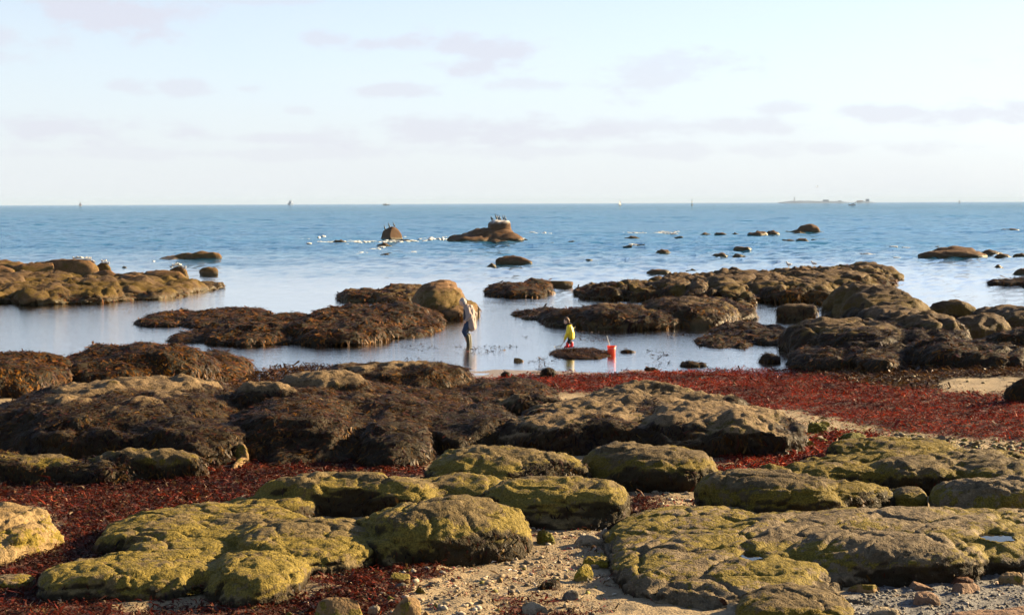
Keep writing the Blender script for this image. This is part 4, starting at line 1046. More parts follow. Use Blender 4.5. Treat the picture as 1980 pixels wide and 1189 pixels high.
carpet('red_seaweed', 'carpet of crimson seaweed on the sand at right', [RED['right']], REDP, .85, .58, 'redweed')
carpet('red_seaweed', 'carpet of dark red seaweed across the left foreground', [RED['left'], RED['under']], REDL, 1.05, .92, 'redweed')
carpet('red_seaweed', 'red seaweed drift between the outcrop and green-topped rocks', [RED['mid'], RED['midlow']], REDP, 1.5, .95, 'redweed')
carpet('red_seaweed', 'scraps of red seaweed on the sand channel', [RED['gap'], RED['low'], RED['toe'], RED['edge'], RED['string']], REDL, 1.5, .85, 'redweed')
carpet('brown_seaweed', 'matted brown wrack on the flats at right', [BROWN['right']], WRACK['olive'], .85, 1.0, 'wrack', lump=.10, thin=hole)
carpet('brown_seaweed', 'brown wrack lying on the sand around the left and middle outcrops', [BROWN['middle'], BROWN['left']], WRACK['olive'], 1.0, 1.0, 'wrack', lump=.08)
# stray fronds and shells on open sand
SANDP = poly_world([(560, 1200), (700, 1080), (900, 1050), (1050, 990), (1250, 950), (1400, 950), (1290, 1060), (1180, 1200)])
STRIP = poly_world([(1540, 800), (1700, 822), (2010, 860), (2010, 900), (1860, 880), (1650, 855), (1540, 860)])
carpet('beach_litter', 'sparse dark fronds and shell bits strewn on the sand channel', [SANDP], ([(.20, .02, .015), (.05, .03, .012), (.09, .05, .02), (.55, .48, .38)], [2, 3, 2, .8]), .11, .7, 'wrack', lump=.004,
       thin=lambda x, y: pn(p3(x, y) * 1.5 + 12) > -0.05)
carpet('beach_litter', 'sparse fronds on the sand strip below the crimson carpet', [STRIP, poly_world([(850, 735), (960, 735), (1010, 750), (900, 760)])], ([(.16, .02, .012), (.08, .06, .015), (.14, .13, .02), (.05, .03, .012)], [2, 2, 1.5, 2]), .12, .8, 'wrack', lump=.006)
# floating scraps in the pool: too many and too small to count
FLOAT = [np.array([at(px, py)[:2] for px, py in pl]) for pl in ([(560, 660), (960, 640), (1500, 640), (1560, 720), (900, 730), (620, 700)], [(760, 700), (1500, 690), (1560, 722), (800, 735)])]
carpet('floating_seaweed', 'thin dark scraps of wrack floating on the pool', FLOAT, WRACK['dark'], .10, .75, 'wrack', lift=.12, lump=.01,
       thin=lambda x, y: fbm(np.stack([x * .55, y * .28, x * 0], -1) + 5, 3) > .42)

# gravel and pebbles on the grit: uncountable, one object
def gravel(label, poly, n, smin, smax, pal, jit=.3):
    x0, y0 = poly.min(0); x1, y1 = poly.max(0)
    X = rng.uniform(x0, x1, n * 3); Y = rng.uniform(y0, y1, n * 3)
    k = poly_mask(X, Y, [poly]) & (np.abs(X) < Y * .34 + .3); X = X[k][:n]; Y = Y[k][:n]; n = len(X)
    t = (1 + 5 ** .5) / 2
    ico = np.array([(-1, t, 0), (1, t, 0), (-1, -t, 0), (1, -t, 0), (0, -1, t), (0, 1, t), (0, -1, -t), (0, 1, -t), (t, 0, -1), (t, 0, 1), (-t, 0, -1), (-t, 0, 1)]) / math.sqrt(1 + t * t)
    fi = np.array([(0, 11, 5), (0, 5, 1), (0, 1, 7), (0, 7, 10), (0, 10, 11), (1, 5, 9), (5, 11, 4), (11, 10, 2), (10, 7, 6), (7, 1, 8), (3, 9, 4), (3, 4, 2), (3, 2, 6), (3, 6, 8), (3, 8, 9), (4, 9, 5), (2, 4, 11), (6, 2, 10), (8, 6, 7), (9, 8, 1)])
    s = smin * (smax / smin) ** (rng.random(n) ** 2.2)
    sc = s[:, None, None] * rng.uniform(.55, 1.2, (n, 1, 3)) * np.array([1, 1, .6])
    v = ico[None] * (1 + .22 * rng.normal(size=(n, 12, 1))) * sc
    a = rng.uniform(0, 6.28, n); ca, sa = np.cos(a)[:, None], np.sin(a)[:, None]
    v = np.stack([v[..., 0] * ca - v[..., 1] * sa, v[..., 0] * sa + v[..., 1] * ca, v[..., 2]], -1)
    v += np.stack([X, Y, ground(X, Y) + s * .2], -1)[:, None]
    F = (fi[None] + np.arange(n)[:, None, None] * 12).reshape(-1, 3)
    col = np.repeat(pick_cols(n, *pal), 12, 0)
    o = link('gravel', mk_mesh('gravel', v.reshape(-1, 3), F, col=col), M['gravel'], kind='stuff'); o['label'] = label; o['category'] = 'gravel'
M['gravel'] = weed_mat('gravel_stone', .8, 0.0, .25)
GP = ([(.13, .12, .105), (.085, .08, .074), (.16, .125, .085), (.045, .042, .04), (.23, .205, .17), (.12, .072, .05)], [3, 3, 2, 2, .8, .7])
gravel('grey gravel bed among the plates at lower right', GRIT, 2600, .008, .035, GP)
gravel('pebbles and shell grit sprinkled on the sand channel', SANDP, 2000, .008, .055, ([(.22, .165, .10), (.32, .27, .20), (.11, .085, .055), (.15, .13, .03)], [3, 2, 2, .5]))
gravel('small mossy pebbles along the sand strip below the crimson carpet', poly_world([(1600, 840), (1760, 840), (2010, 862), (2010, 905), (1880, 890), (1700, 850)]), 420, .02, .09, ([(.13, .105, .06), (.08, .068, .03), (.13, .112, .02), (.20, .16, .10)], [3, 3, 2, 1]))
gravel('pale stones scattered through the brown wrack flats', poly_world([(1560, 722), (1700, 700), (2010, 690), (2010, 770), (1760, 752)]), 130, .03, .11, ([(.20, .145, .08), (.14, .11, .05), (.09, .07, .035)], [2, 2, 2]))

# ================================================================== foam where the swell breaks
M['foam'] = plain('sea_foam', (.38, .40, .41), .9, .1, .08, 3.0)
def foam(label, spots):
    Vs = []; Fs = []; b = 0
    for (px, py, hw, hpx) in spots:
        c = at(px, py); s = FPX / c[1]
        nb = max(6, int(hw / 1.6))
        for k in range(nb):
            t = rng.uniform(-1, 1); x = c[0] + t * hw / s; y = c[1] + rng.normal(0, 3.0)
            fall = (1 - t * t) ** .5; big = rng.random() ** 2
            r = np.array([rng.uniform(2.0, 9.0) / s * (.45 + .55 * fall), rng.uniform(.5, 1.6), max(hpx / s * (.10 + .62 * big) * fall, .07)])
            V = SPS_V * r; V *= (1 + .45 * pn(SPS_V * 2.4 + k * 3.1 + px))[:, None]
            Vs.append(V + np.array([x, y, -.05])); Fs.append(SPS_F + b); b += len(V)
    o = link('sea_foam', mk_mesh('sea_foam', np.concatenate(Vs), np.concatenate(Fs)), M['foam'], kind='stuff'); o['label'] = label; o['category'] = 'foam'
foam('white surf breaking left of the block skerry', [(608, 461, 20, 7), (625, 468, 26, 3), (690, 467, 34, 3)])
foam('white surf between block skerry and stepped skerry', [(800, 465, 24, 3), (838, 462, 30, 6.5), (865, 458, 14, 3), (782, 459, 10, 3), (760, 466, 24, 2)])
foam('white crest breaking right of the stepped skerry', [(1040, 451, 26, 5), (1012, 461, 10, 3)])
foam('broken white surf along the far reef line', [(1225, 450, 22, 3.2), (1270, 451, 40, 2.6), (1300, 449, 22, 4.5), (1222, 472, 10, 1.5), (1590, 447, 10, 1.5)])
foam('touches of foam round the left outer rocks', [(345, 500, 6, 2.5), (318, 501, 10, 1.2), (8, 513, 12, 2)])
foam('flecks of foam in mid water', [(800, 488, 10, 2), (735, 478, 8, 1.5), (700, 489, 10, 1), (1735, 477, 10, 1), (1690, 492, 12, 1), (660, 473, 10, 1)])

# ================================================================== people
def chain_geo(chains, step=.45):
    """capsule chains [(x, y, z, r), ...] -> joined spheres for voxel remeshing"""
    Vs = []; Fs = []; b = 0
    for ch in chains:
        for (p, q) in zip(ch[:-1], ch[1:]):
            p = np.array(p, float); q = np.array(q, float)
            L = np.linalg.norm(q[:3] - p[:3]); n = max(1, int(L / (min(p[3], q[3]) * step)) + 1)
            for t in np.linspace(0, 1, n + 1):
                w = p * (1 - t) + q * t
                Vs.append(SPS_V * w[3] + w[:3]); Fs.append(SPS_F + b); b += len(SPS_V)
    return np.concatenate(Vs), np.concatenate(Fs)
def body_parts(root, parts):
    """parts: (name, chains, voxel, smooth, material, wrinkle) as child meshes of root"""
    res = remesh_many([(*chain_geo(c), v, s) for (_, c, v, s, _, _) in parts])
    out = []
    for (nm, c, v, s, mat, wr), (V, F, Nn) in zip(parts, res):
        V = V.astype(float)
        if wr: V = V + Nn * (wr * fbm(V * np.array([9, 9, 4.5]), 3))[:, None]
        out.append(link(nm, mk_mesh(nm, V, F), M[mat], parent=root))
    return out
M['skin'] = plain('skin', (.52, .31, .22), .5, .4, .08)
M['white_hair'] = plain('white_hair', (.24, .225, .22), .7, .3, .12, 60)
M['brown_hair'] = plain('brown_hair', (.10, .052, .026), .6, .3, .25, 60)
M['coat'] = plain('dusty_pink_coat', (.25, .20, .18), .85, .2, .12, 14)
M['dark_top'] = plain('dark_jumper', (.035, .035, .045), .85, .2)
M['jeans'] = plain('blue_denim', (.020, .034, .07), .85, .2, .3, 25)
M['olive_boot'] = plain('olive_rubber', (.040, .036, .018), .6, .3)
M['yellow'] = plain('yellow_raincoat', (.72, .54, .010), .42, .5, .06, 12, .08)
M['legging'] = plain('dark_leggings', (.022, .020, .022), .8, .2)
M['red_boot'] = plain('red_rubber', (.62, .022, .022), .3, .5)
M['bucket'] = plain('red_plastic', (.90, .085, .022), .32, .5, .04, 8, .35)
M['wood'] = plain('pale_wood', (.62, .52, .38), .6, .3, .15, 40)
M['net'] = plain('white_netting', (.72, .74, .72), .8, .2, .05)
M['wire'] = plain('grey_wire', (.35, .34, .33), .4, .5)

def hand_chains(wrist, d, side, palmn):
    """palm and five fingers; d: pointing direction, side: towards the thumb, palmn: palm normal (curl side)"""
    w = np.array(wrist, float); d = np.array(d, float); d /= np.linalg.norm(d)
    s = np.array(side, float); s -= d * (s @ d); s /= np.linalg.norm(s); n = np.cross(d, s) * palmn
    ch = []
    for k in (-1, 0, 1): ch.append([(*(w + s * k * .018), .017), (*(w + d * .075 + s * k * .022), .016)])
    for k, ln in zip((-1.5, -.5, .5, 1.5), (.055, .07, .075, .068)):
        b = w + d * .08 + s * k * .018; m = b + d * ln * .5 + n * .010; t = m + d * ln * .38 + n * .032
        ch.append([(*b, .009), (*m, .0088), (*t, .0075)])
    b = w + d * .025 + s * .03; m = b + d * .03 + s * .03 + n * .01; t = m + d * .032 + n * .012
    ch.append([(*b, .012), (*m, .0105), (*t, .0085)])
    return ch
def head_chains(c, r, fwd, up, nose=True):
    c = np.array(c); f = np.array(fwd, float); f /= np.linalg.norm(f); u = np.array(up, float); u -= f * (u @ f); u /= np.linalg.norm(u); s = np.cross(f, u)
    ch = [[(*(c + u * r * .25 - f * r * .12), r * .80), (*(c - u * r * .1 + f * r * .05), r * .74)],
          [(*(c - u * r * .1 + f * r * .1), r * .66), (*(c - u * r * .72 + f * r * .28), r * .42)],
          [(*(c + f * r * .74 + u * r * .02), r * .10), (*(c + f * r * .90 - u * r * .26), r * .13)],
          [(*(c + f * r * .66 - u * r * .55 + s * r * .15), r * .09), (*(c + f * r * .66 - u * r * .55 - s * r * .15), r * .09)]]
    for k in (-1, 1):
        ch.append([(*(c + s * k * r * .78 + u * r * .1 - f * r * .05), r * .14), (*(c + s * k * r * .78 - u * r * .2), r * .11)])
        ch.append([(*(c + f * r * .62 + u * r * .18 + s * k * r * .12), r * .12), (*(c + f * r * .55 + u * r * .18 + s * k * r * .5), r * .11)])
    return ch

# adult: wading, facing left, head bent towards the water. local axes: -x is forward, z = 0 at the water
Ga = at(907, 667, 0.0)
adult = empty('person', (Ga[0], Ga[1], 0), 'wading person in dusty pink coat, jeans and boots looking down', 'person')
hy = .105
skin = head_chains((-.235, 0, 1.44), .115, (-.78, -.12, -.62), (-.55, 0, .8))
skin += [[(-.16, 0, 1.37, .058), (-.07, 0, 1.27, .065)]]
skin += [[(-.07, 0, 1.24, .10), (-.0, 0, 1.05, .125), (-.02, 0, .80, .12)]]
skin += [[(-.05, k * .15, 1.22, .055), (a[0], k * .21, a[1], .045), (b[0], k * (.19), b[1], .034)] for k, a, b in ((-1, (.05, .98), (-.09, .86)), (1, (.18, 1.04), (.13, .84)))]
skin += hand_chains((-.095, -.19, .855), (-.55, .1, -.8), (-.8, 0, .5), 1) + hand_chains((.125, .19, .83), (-.3, -.3, -.9), (-1, 0, 0), -1)
skin += [[(-.02, k * .085, .80, .085), (kn[0], k * .095, kn[1], .06), (an[0], k * .10, an[1], .045), (an[0] - .07, k * .10, an[1] - .03, .035)] for k, kn, an in ((-1, (-.16, .45), (-.015, .0)), (1, (-.09, .43), (.03, -.01)))]
coat = [[(-.07, 0, 1.265, .125), (.01, 0, 1.17, .18), (.03, 0, .98, .192), (.06, 0, .78, .185), (.09, 0, .62, .165)]]
coat += [[(-.03, k * .10, 1.25, .10), (.04, k * .10, 1.0, .12), (.085, k * .11, .70, .115), (.11, k * .11, .60, .10)] for k in (-1, 1)]
coat += [[(-.05, -.15, 1.235, .085), (.05, -.225, .99, .075), (-.08, -.20, .875, .055)], [(-.05, .15, 1.235, .085), (.20, .215, 1.05, .075), (.14, .20, .86, .055)]]
coat += [[(.05, -.08, 1.29, .07), (.07, .08, 1.29, .07)], [(.10, 0, 1.24, .075), (.06, 0, 1.32, .05)]]
body_parts(adult, [('body', skin, .0095, 1, 'skin', 0), ('coat', coat, .014, 2, 'coat', .02),
    ('jumper', [[(-.10, 0, 1.22, .085), (-.06, 0, 1.05, .135), (-.06, 0, .80, .13), (-.05, 0, .72, .12)]], .014, 2, 'dark_top', .006),
    ('jeans', [[(-.03, 0, .80, .135), (-.03, 0, .72, .13)]] + [[(-.03, k * .085, .78, .112), (kn[0], k * .095, kn[1], .085), (an[0] * .6 - .03, k * .10, .22, .072)] for k, kn, an in ((-1, (-.16, .46), (-.015, .0)), (1, (-.09, .44), (.03, -.01)))], .012, 2, 'jeans', .008),
    ('boot', [[(-.055, -.098, .31, .084), (-.02, -.10, .10, .070), (-.015, -.10, -.02, .068)], [(-.015, -.10, -.03, .058), (-.13, -.10, -.06, .048)]], .012, 2, 'olive_boot', .002),
    ('boot', [[(-.01, .098, .31, .084), (.025, .10, .10, .070), (.03, .10, -.02, .068)], [(.03, .10, -.03, .058), (-.09, .10, -.06, .048)]], .012, 2, 'olive_boot', .002),
    ('hair', [[(-.205, 0, 1.505, .105), (-.165, 0, 1.455, .098)], [(-.165, -.06, 1.47, .06), (-.135, -.06, 1.405, .045)], [(-.165, .06, 1.47, .06), (-.135, .06, 1.405, .045)]], .010, 2, 'white_hair', .008)])

# child: on the islet, facing left, bending with a shrimping net
Gc = top_at('flat wrack-covered islet on which the child stands', 1102)
Gc = np.array([Gc[0], Gc[1] - .06, Gc[2] + .05])
child = empty('person', (Gc[0], Gc[1], Gc[2] - .005), 'small child in yellow raincoat and red boots on the weedy islet', 'person')
sk = head_chains((-.10, 0, .86), .092, (-.85, -.15, -.45), (-.3, 0, .9))
sk += [[(-.07, 0, .79, .042), (-.02, 0, .73, .045)], [(-.02, 0, .69, .075), (.03, 0, .52, .09), (.035, 0, .38, .085)]]
sk += [[(-.02, -.10, .68, .036), (-.07, -.135, .48, .03), (-.145, -.11, .28, .024)], [(-.02, .10, .68, .036), (-.04, .13, .50, .03), (-.12, .08, .34, .024)]]
hc = hand_chains((0, 0, 0), (-.3, 0, -1), (-1, 0, 0), 1); hs = .62
sk += [[tuple(np.array(p[:3]) * hs + np.array((-.147, -.11, .275))) + (p[3] * hs * 1.1,) for p in ch] for ch in hc]
hc = hand_chains((0, 0, 0), (-.5, -.3, -.8), (-1, 0, 0), -1)
sk += [[tuple(np.array(p[:3]) * hs + np.array((-.122, .078, .335))) + (p[3] * hs * 1.1,) for p in ch] for ch in hc]
LG = ((-1, (-.0, .20), (.03, .05)), (1, (.02, .20), (-.035, .05)))
LG = ((-1, (-.01, .21), (-.06, .06)), (1, (.03, .20), (.085, .06)))
sk += [[(.035, k * .055, .36, .055), (kn[0] - .01, k * .06, kn[1], .042), (an[0], k * .062, an[1], .03), (an[0] - .05, k * .062, an[1] - .02, .022)] for k, kn, an in LG]
cc = [[(-.02, 0, .715, .075), (.03, 0, .60, .115), (.05, 0, .46, .125), (.06, 0, .36, .118)], [(.01, -.06, .68, .085), (.05, -.07, .50, .10), (.06, -.07, .36, .095)], [(.01, .06, .68, .085), (.05, .07, .50, .10), (.06, .07, .36, .095)],
      [(-.02, -.105, .68, .06), (-.07, -.145, .48, .052), (-.14, -.115, .30, .042)], [(-.02, .105, .68, .06), (-.05, .14, .50, .052), (-.115, .085, .36, .042)]]
body_parts(child, [('body', sk, .0065, 1, 'skin', 0), ('raincoat', cc, .010, 2, 'yellow', .006),
    ('scarf', [[(-.07, 0, .755, .060), (.02, 0, .755, .062), (.075, 0, .725, .05)]], .010, 2, 'legging', .004),
    ('leggings', [[(.04, k * .055, .38, .07), (kn[0], k * .06, kn[1], .056), (an[0], k * .062, .12, .045)] for k, kn, an in LG], .010, 2, 'legging', .004),
    *[('boot', [[(an[0], k * .062, .145, .055), (an[0], k * .062, .05, .05)], [(an[0], k * .062, .04, .044), (an[0] - .075, k * .062, .03, .036)]], .009, 2, 'red_boot', 0) for k, kn, an in LG],
    ('hair', [[(-.085, 0, .915, .080), (-.055, 0, .875, .078)], [(-.05, 0, .87, .07), (-.035, 0, .82, .05)], [(-.10, 0, .965, .022), (-.105, 0, .992, .016)]], .008, 2, 'brown_hair', .008)])

def tube(path, r, n=8, r2=None):
    path = np.array(path, float); m = len(path); V = []; r2 = r if r2 is None else r2
    for i in range(m):
        t = path[min(i + 1, m - 1)] - path[max(i - 1, 0)]; t /= np.linalg.norm(t)
        a = np.cross(t, (0, 0, 1.0)) if abs(t[2]) < .9 else np.cross(t, (1.0, 0, 0)); a /= np.linalg.norm(a); b = np.cross(t, a)
        rr = r + (r2 - r) * i / max(m - 1, 1)
        th = np.linspace(0, 2 * np.pi, n, endpoint=False)
        V.append(path[i] + rr * (np.cos(th)[:, None] * a + np.sin(th)[:, None] * b))
    V = np.concatenate(V); F = []
    for i in range(m - 1):
        for k in range(n): F.append((i * n + k, i * n + (k + 1) % n, (i + 1) * n + (k + 1) % n, (i + 1) * n + k))
    return V, np.array(F)
def join(*geos):
    Vs = []; Fs = []; b = 0
    for V, F in geos:
        V = np.asarray(V, float); F = np.asarray(F)
        if F.shape[1] == 3: F = np.concatenate([F, F[:, 2:3]], 1)
        Vs.append(V); Fs.append(F + b); b += len(V)
    return np.concatenate(Vs), np.concatenate(Fs)
def polymesh(name, V, faces, smooth=False):
    me = bpy.data.meshes.new(name); me.from_pydata([tuple(map(float, v)) for v in V], [], [tuple(int(i) for i in dict.fromkeys(f)) for f in faces])
    me.update()
    for p in me.polygons: p.use_smooth = smooth
    return me

# shrimping net held by the child
netr = empty('shrimping_net', (Gc[0], Gc[1], Gc[2]), 'white shrimping net on a pale pole held by the child', 'net')
pa, pb = np.array((.20, .03, .68)), np.array((-.27, -.10, .075))
link('pole', polymesh('pole', *tube([pa, (pa + pb) / 2, pb], .011, 8), True), M['wood'], parent=netr)
hoopc = pb + np.array((-.10, -.0, -.02)); th = np.linspace(0, 2 * np.pi, 25)
hp = np.stack([hoopc[0] + .13 * np.cos(th), hoopc[1] + .12 * np.sin(th), hoopc[2] + .03 * np.cos(th)], -1)
link('hoop', polymesh('hoop', *tube(hp, .007, 6), True), M['wire'], parent=netr)
gs = []
for k in range(0, 24, 1):
    e = hoopc + np.array((.03, .0, -.10)) ; m_ = (hp[k] * .55 + e * .45) + np.array((0, 0, -.03))
    gs.append(tube([hp[k], m_, e], .0032, 4))
for f in (.25, .5, .75):
    e = hoopc + np.array((.03, 0, -.10)); gs.append(tube(hp * (1 - f) + e * f + np.array((0, 0, -.02)), .003, 4))
link('netting', polymesh('netting', *join(*gs)), M['net'], parent=netr)

# red bucket with a stick in it
Gb = at(1183, 687, 0.0)
bk = empty('bucket', (Gb[0], Gb[1] + .14, 0.0), 'red plastic bucket standing in shallow water beside the islet', 'bucket')
def lathe(prof, n=28):
    V = []; F = []
    th = np.linspace(0, 2 * np.pi, n, endpoint=False)
    for (r, z) in prof: V.append(np.stack([r * np.cos(th), r * np.sin(th), np.full(n, z)], -1))
    for i in range(len(prof) - 1):
        for k in range(n): F.append((i * n + k, i * n + (k + 1) % n, (i + 1) * n + (k + 1) % n, (i + 1) * n + k))
    return np.concatenate(V), np.array(F)
link('bucket_body', polymesh('bucket_body', *lathe([(.004, -.03), (.108, -.03), (.115, -.02), (.128, .13), (.142, .285), (.138, .285), (.124, .13), (.106, -.01), (.004, -.01)]), True), M['bucket'], parent=bk)
link('rim', polymesh('rim', *lathe([(.140, .272), (.152, .274), (.153, .290), (.141, .292), (.140, .272)]), True), M['bucket'], parent=bk)
th = np.linspace(0, np.pi, 13)
link('bail_handle', polymesh('bail_handle', *tube(np.stack([.143 * np.cos(th), -.05 - .10 * np.sin(th), .275 - .06 * np.sin(th)], -1), .004, 6), True), M['wire'], parent=bk)
stick = link('stick', polymesh('stick', *tube([(.07, .02, 0.0), (-.06, .01, .30), (-.15, 0, .62)], .008, 8), True), M['wood'], loc=(Gb[0], Gb[1] + .14, 0), label='pale stick leaning out of the red bucket', cat='stick')

# ================================================================== birds
M['cormorant'] = plain('cormorant_plumage', (.014, .015, .017), .5, .4, .3, 20)
M['beak_dark'] = plain('dark_beak', (.10, .085, .05), .4, .4)
M['gull_white'] = plain('gull_white', (.55, .54, .52), .7, .2, .05)
M['gull_grey'] = plain('gull_grey', (.33, .35, .38), .7, .2, .1)
M['gull_beak'] = plain('gull_beak', (.65, .42, .05), .5, .4)
M['wader'] = plain('pale_wader', (.45, .43, .39), .7, .2, .2)
def cormorant(loc, rz, label, spread=False, sc=1.0):
    r = empty('cormorant', loc, label, 'cormorant', 'cormorants on the skerries', rz); r.scale = (sc, sc, sc)
    ch = [[(.10, 0, .10, .05), (.02, 0, .24, .105), (-.06, 0, .42, .085), (-.10, 0, .52, .045), (-.085, 0, .62, .034), (-.13, 0, .70, .040), (-.17, 0, .71, .032)],
          [(.10, 0, .12, .04), (.20, 0, -.02, .028), (.26, 0, -.06, .02)], [(0, -.05, .14, .03), (-.01, -.05, .0, .018), (-.07, -.06, 0, .016)], [(0, .05, .14, .03), (-.01, .05, .0, .018), (-.07, .06, 0, .016)]]
    if spread:
        for k in (-1, 1): ch.append([(-.04, k * .08, .44, .05), (-.10, k * .28, .50, .045), (.02, k * .50, .34, .04), (.05, k * .52, .22, .03)]); ch.append([(.0, k * .15, .38, .05), (.02, k * .40, .30, .045)])
    body_parts(r, [('body', ch, .022, 1, 'cormorant', 0)])
    link('beak', polymesh('beak', *tube([(-.19, 0, .712), (-.25, 0, .705), (-.27, 0, .695)], .012, 6, .005), True), M['beak_dark'], parent=r)
    return r
L1 = 'squat block-shaped skerry with three cormorants on top'; L2 = 'pale-streaked capstone perched on the stepped skerry'
for (px, lab) in ((742, 'leftmost of three cormorants on the block skerry'), (750, 'middle one of three cormorants on the block skerry'), (763, 'rightmost and highest of three cormorants on the block skerry')):
    t = top_at(L1, px); cormorant((t[0], t[1] + .15, t[2] - .03), rng.uniform(-.4, .4), lab, sc=.95)
for (px, lab, spd) in ((949, 'cormorant spreading its wings at the left of the capstone', True), (959, 'tall upright cormorant standing alone on the capstone', False), (966, 'first cormorant of the close trio on the capstone', False),
                       (969, 'middle cormorant of the close trio on the capstone', False), (972.5, 'last cormorant of the close trio on the capstone', False), (978, 'rightmost cormorant on the capstone', False)):
    t = top_at(L2, px); cormorant((t[0], t[1] + .2, t[2] - .03), rng.uniform(-.5, .3), lab, spd, sc=.9 if px != 959 else 1.05)
def gull(loc, rz, label, sc=1.0):
    r = empty('gull', loc, label, 'gull', None, rz); r.scale = (sc,) * 3
    body_parts(r, [('body', [[(.17, 0, .21, .03), (.06, 0, .21, .075), (-.08, 0, .23, .08), (-.15, 0, .31, .045), (-.18, 0, .37, .045)]], .016, 2, 'gull_white', 0),
                   ('wing', [[(-.06, -.06, .25, .03), (.08, -.07, .23, .035), (.22, -.03, .22, .014)]], .014, 2, 'gull_grey', 0), ('wing', [[(-.06, .06, .25, .03), (.08, .07, .23, .035), (.22, .03, .22, .014)]], .014, 2, 'gull_grey', 0)])
    link('beak', polymesh('beak', *tube([(-.215, 0, .37), (-.25, 0, .362), (-.27, 0, .352)], .011, 6, .004), True), M['gull_beak'], parent=r)
    for k in (-1, 1): link('leg', polymesh('leg', *tube([(-.01, k * .03, .16), (0, k * .03, .0), (-.05, k * .03, .004)], .007, 6), True), M['gull_beak'], parent=r)
    return r
LR = 'long bare-topped reef reaching right with two gulls on it'
t = top_at(LR, 1528); gull((t[0], t[1] + .1, t[2] - .01), .5, 'upright gull, left one of two on the long reef', 1.0)
t = top_at(LR, 1576); gull((t[0], t[1] + .1, t[2] - .04), -.2, 'crouching gull, right one of two on the long reef', .9)
t = top_at('stepped skerry with a capstone where cormorants gather', 955); gull((at_dist(956, 440, t[1] - .5)[0], t[1] - 1.3, at_dist(956, 440, t[1] - 1.3)[2]), .4, 'white gull on the ledge under the capstone', 1.2)
# gull on the wing, far out
fg = at_dist(1580, 361, 420)
r = empty('gull', tuple(fg), 'gull flying low over the sea above the island', 'gull', None, .6)
body_parts(r, [('body', [[(.2, 0, 0, .02), (.05, 0, 0, .06), (-.12, 0, .01, .06), (-.2, 0, .02, .045)]], .02, 1, 'gull_white', 0)])
for k in (-1, 1): link('wing', polymesh('wing', [(-.10, k * .04, .03), (.08, k * .04, .02), (.04, k * .34, .20), (-.10, k * .34, .22), (.10, k * .66, .10), (.02, k * .66, .13)] + [(-.10, k * .04, .045), (.08, k * .04, .035), (.04, k * .34, .215), (-.10, k * .34, .235), (.10, k * .66, .112), (.02, k * .66, .142)],
    [(0, 1, 2, 3), (3, 2, 4, 5), (6, 7, 8, 9), (9, 8, 10, 11), (0, 3, 9, 6), (3, 5, 11, 9), (1, 2, 8, 7), (2, 4, 10, 8), (4, 5, 11, 10)]), M['gull_grey'], parent=r)
# small pale waders resting on two brown boulders
_proto = None
def wader(loc, rz, lab):
    global _proto
    if _proto is None:
        _proto = empty('wader', (0, 0, 0), lab, 'shore bird', 'pale waders resting on the left boulders')
        body_parts(_proto, [('body', [[(.11, 0, .10, .015), (.03, 0, .11, .05), (-.05, 0, .12, .052), (-.085, 0, .17, .034)]], .014, 1, 'wader', 0)])
        link('beak', polymesh('beak', *tube([(-.11, 0, .17), (-.17, 0, .155)], .007, 5, .003), True), M['beak_dark'], parent=_proto)
        for k in (-1, 1): link('leg', polymesh('leg', *tube([(-.01, k * .02, .08), (0, k * .02, -.01)], .005, 5), True), M['beak_dark'], parent=_proto)
        w = _proto
    else: w = copy_tree(_proto)
    w.location = loc; w.rotation_euler = (0, 0, rz); w['label'] = lab; w.scale = (1.25,) * 3
for (lr, xs, lab) in (('wide flat-topped brown rock behind the left reef', [146, 152, 157, 163, 168, 172, 176, 180, 184], 'small pale wader in the row on the flat-topped rock'),
                      ('small boulder with pale birds behind the left reef', [332, 336, 341, 345, 349, 353, 357, 361], 'small pale wader crowded on the small boulder'),
                      ('split brown rock at the right end of the flat-topped rock', [200, 204, 208, 212], 'small pale wader on the split rock')):
    for n_, x in enumerate(xs):
        t = top_at(lr, x); full = '%s, %s from the left' % (lab, ('first', 'second', 'third', 'fourth', 'fifth', 'sixth', 'seventh', 'eighth', 'ninth')[n_]); wader((t[0], t[1] - rng.uniform(.1, .5), t[2] - .03), rng.uniform(-1, 1) + (3.14 if rng.random() < .3 else 0), full)

# ================================================================== craft, beacon and island on the horizon
M['hull_white'] = plain('white_hull', (.5, .5, .5), .4, .4, .04, 2)
M['hull_dark'] = plain('dark_hull', (.09, .10, .12), .5, .4, .1, 2)
M['ship_blue'] = plain('blue_grey_ship', (.10, .14, .23), .6, .3, .1, .5)
M['sail'] = plain('sailcloth', (.45, .44, .43), .8, .2, .05, 1)
M['sail_red'] = plain('rust_red_sail', (.48, .26, .22), .8, .2, .05, 1)
M['metal'] = plain('galvanised_metal', (.25, .25, .25), .5, .4)
M['beacon'] = plain('beacon_paint', (.05, .045, .02), .6, .3)
M['beacon_y'] = plain('beacon_yellow', (.45, .32, .03), .6, .3)
M['tower'] = plain('pale_tower', (.20, .21, .24), .8, .2)
M['orange'] = plain('dull_orange', (.28, .14, .09), .6, .3)  # dull orange walls and roof of one island building
M['island'] = plain('hazy_island_scrub', (.07, .10, .16), .9, .1, .4, .02)  # haze blue mixed into the scrub colour
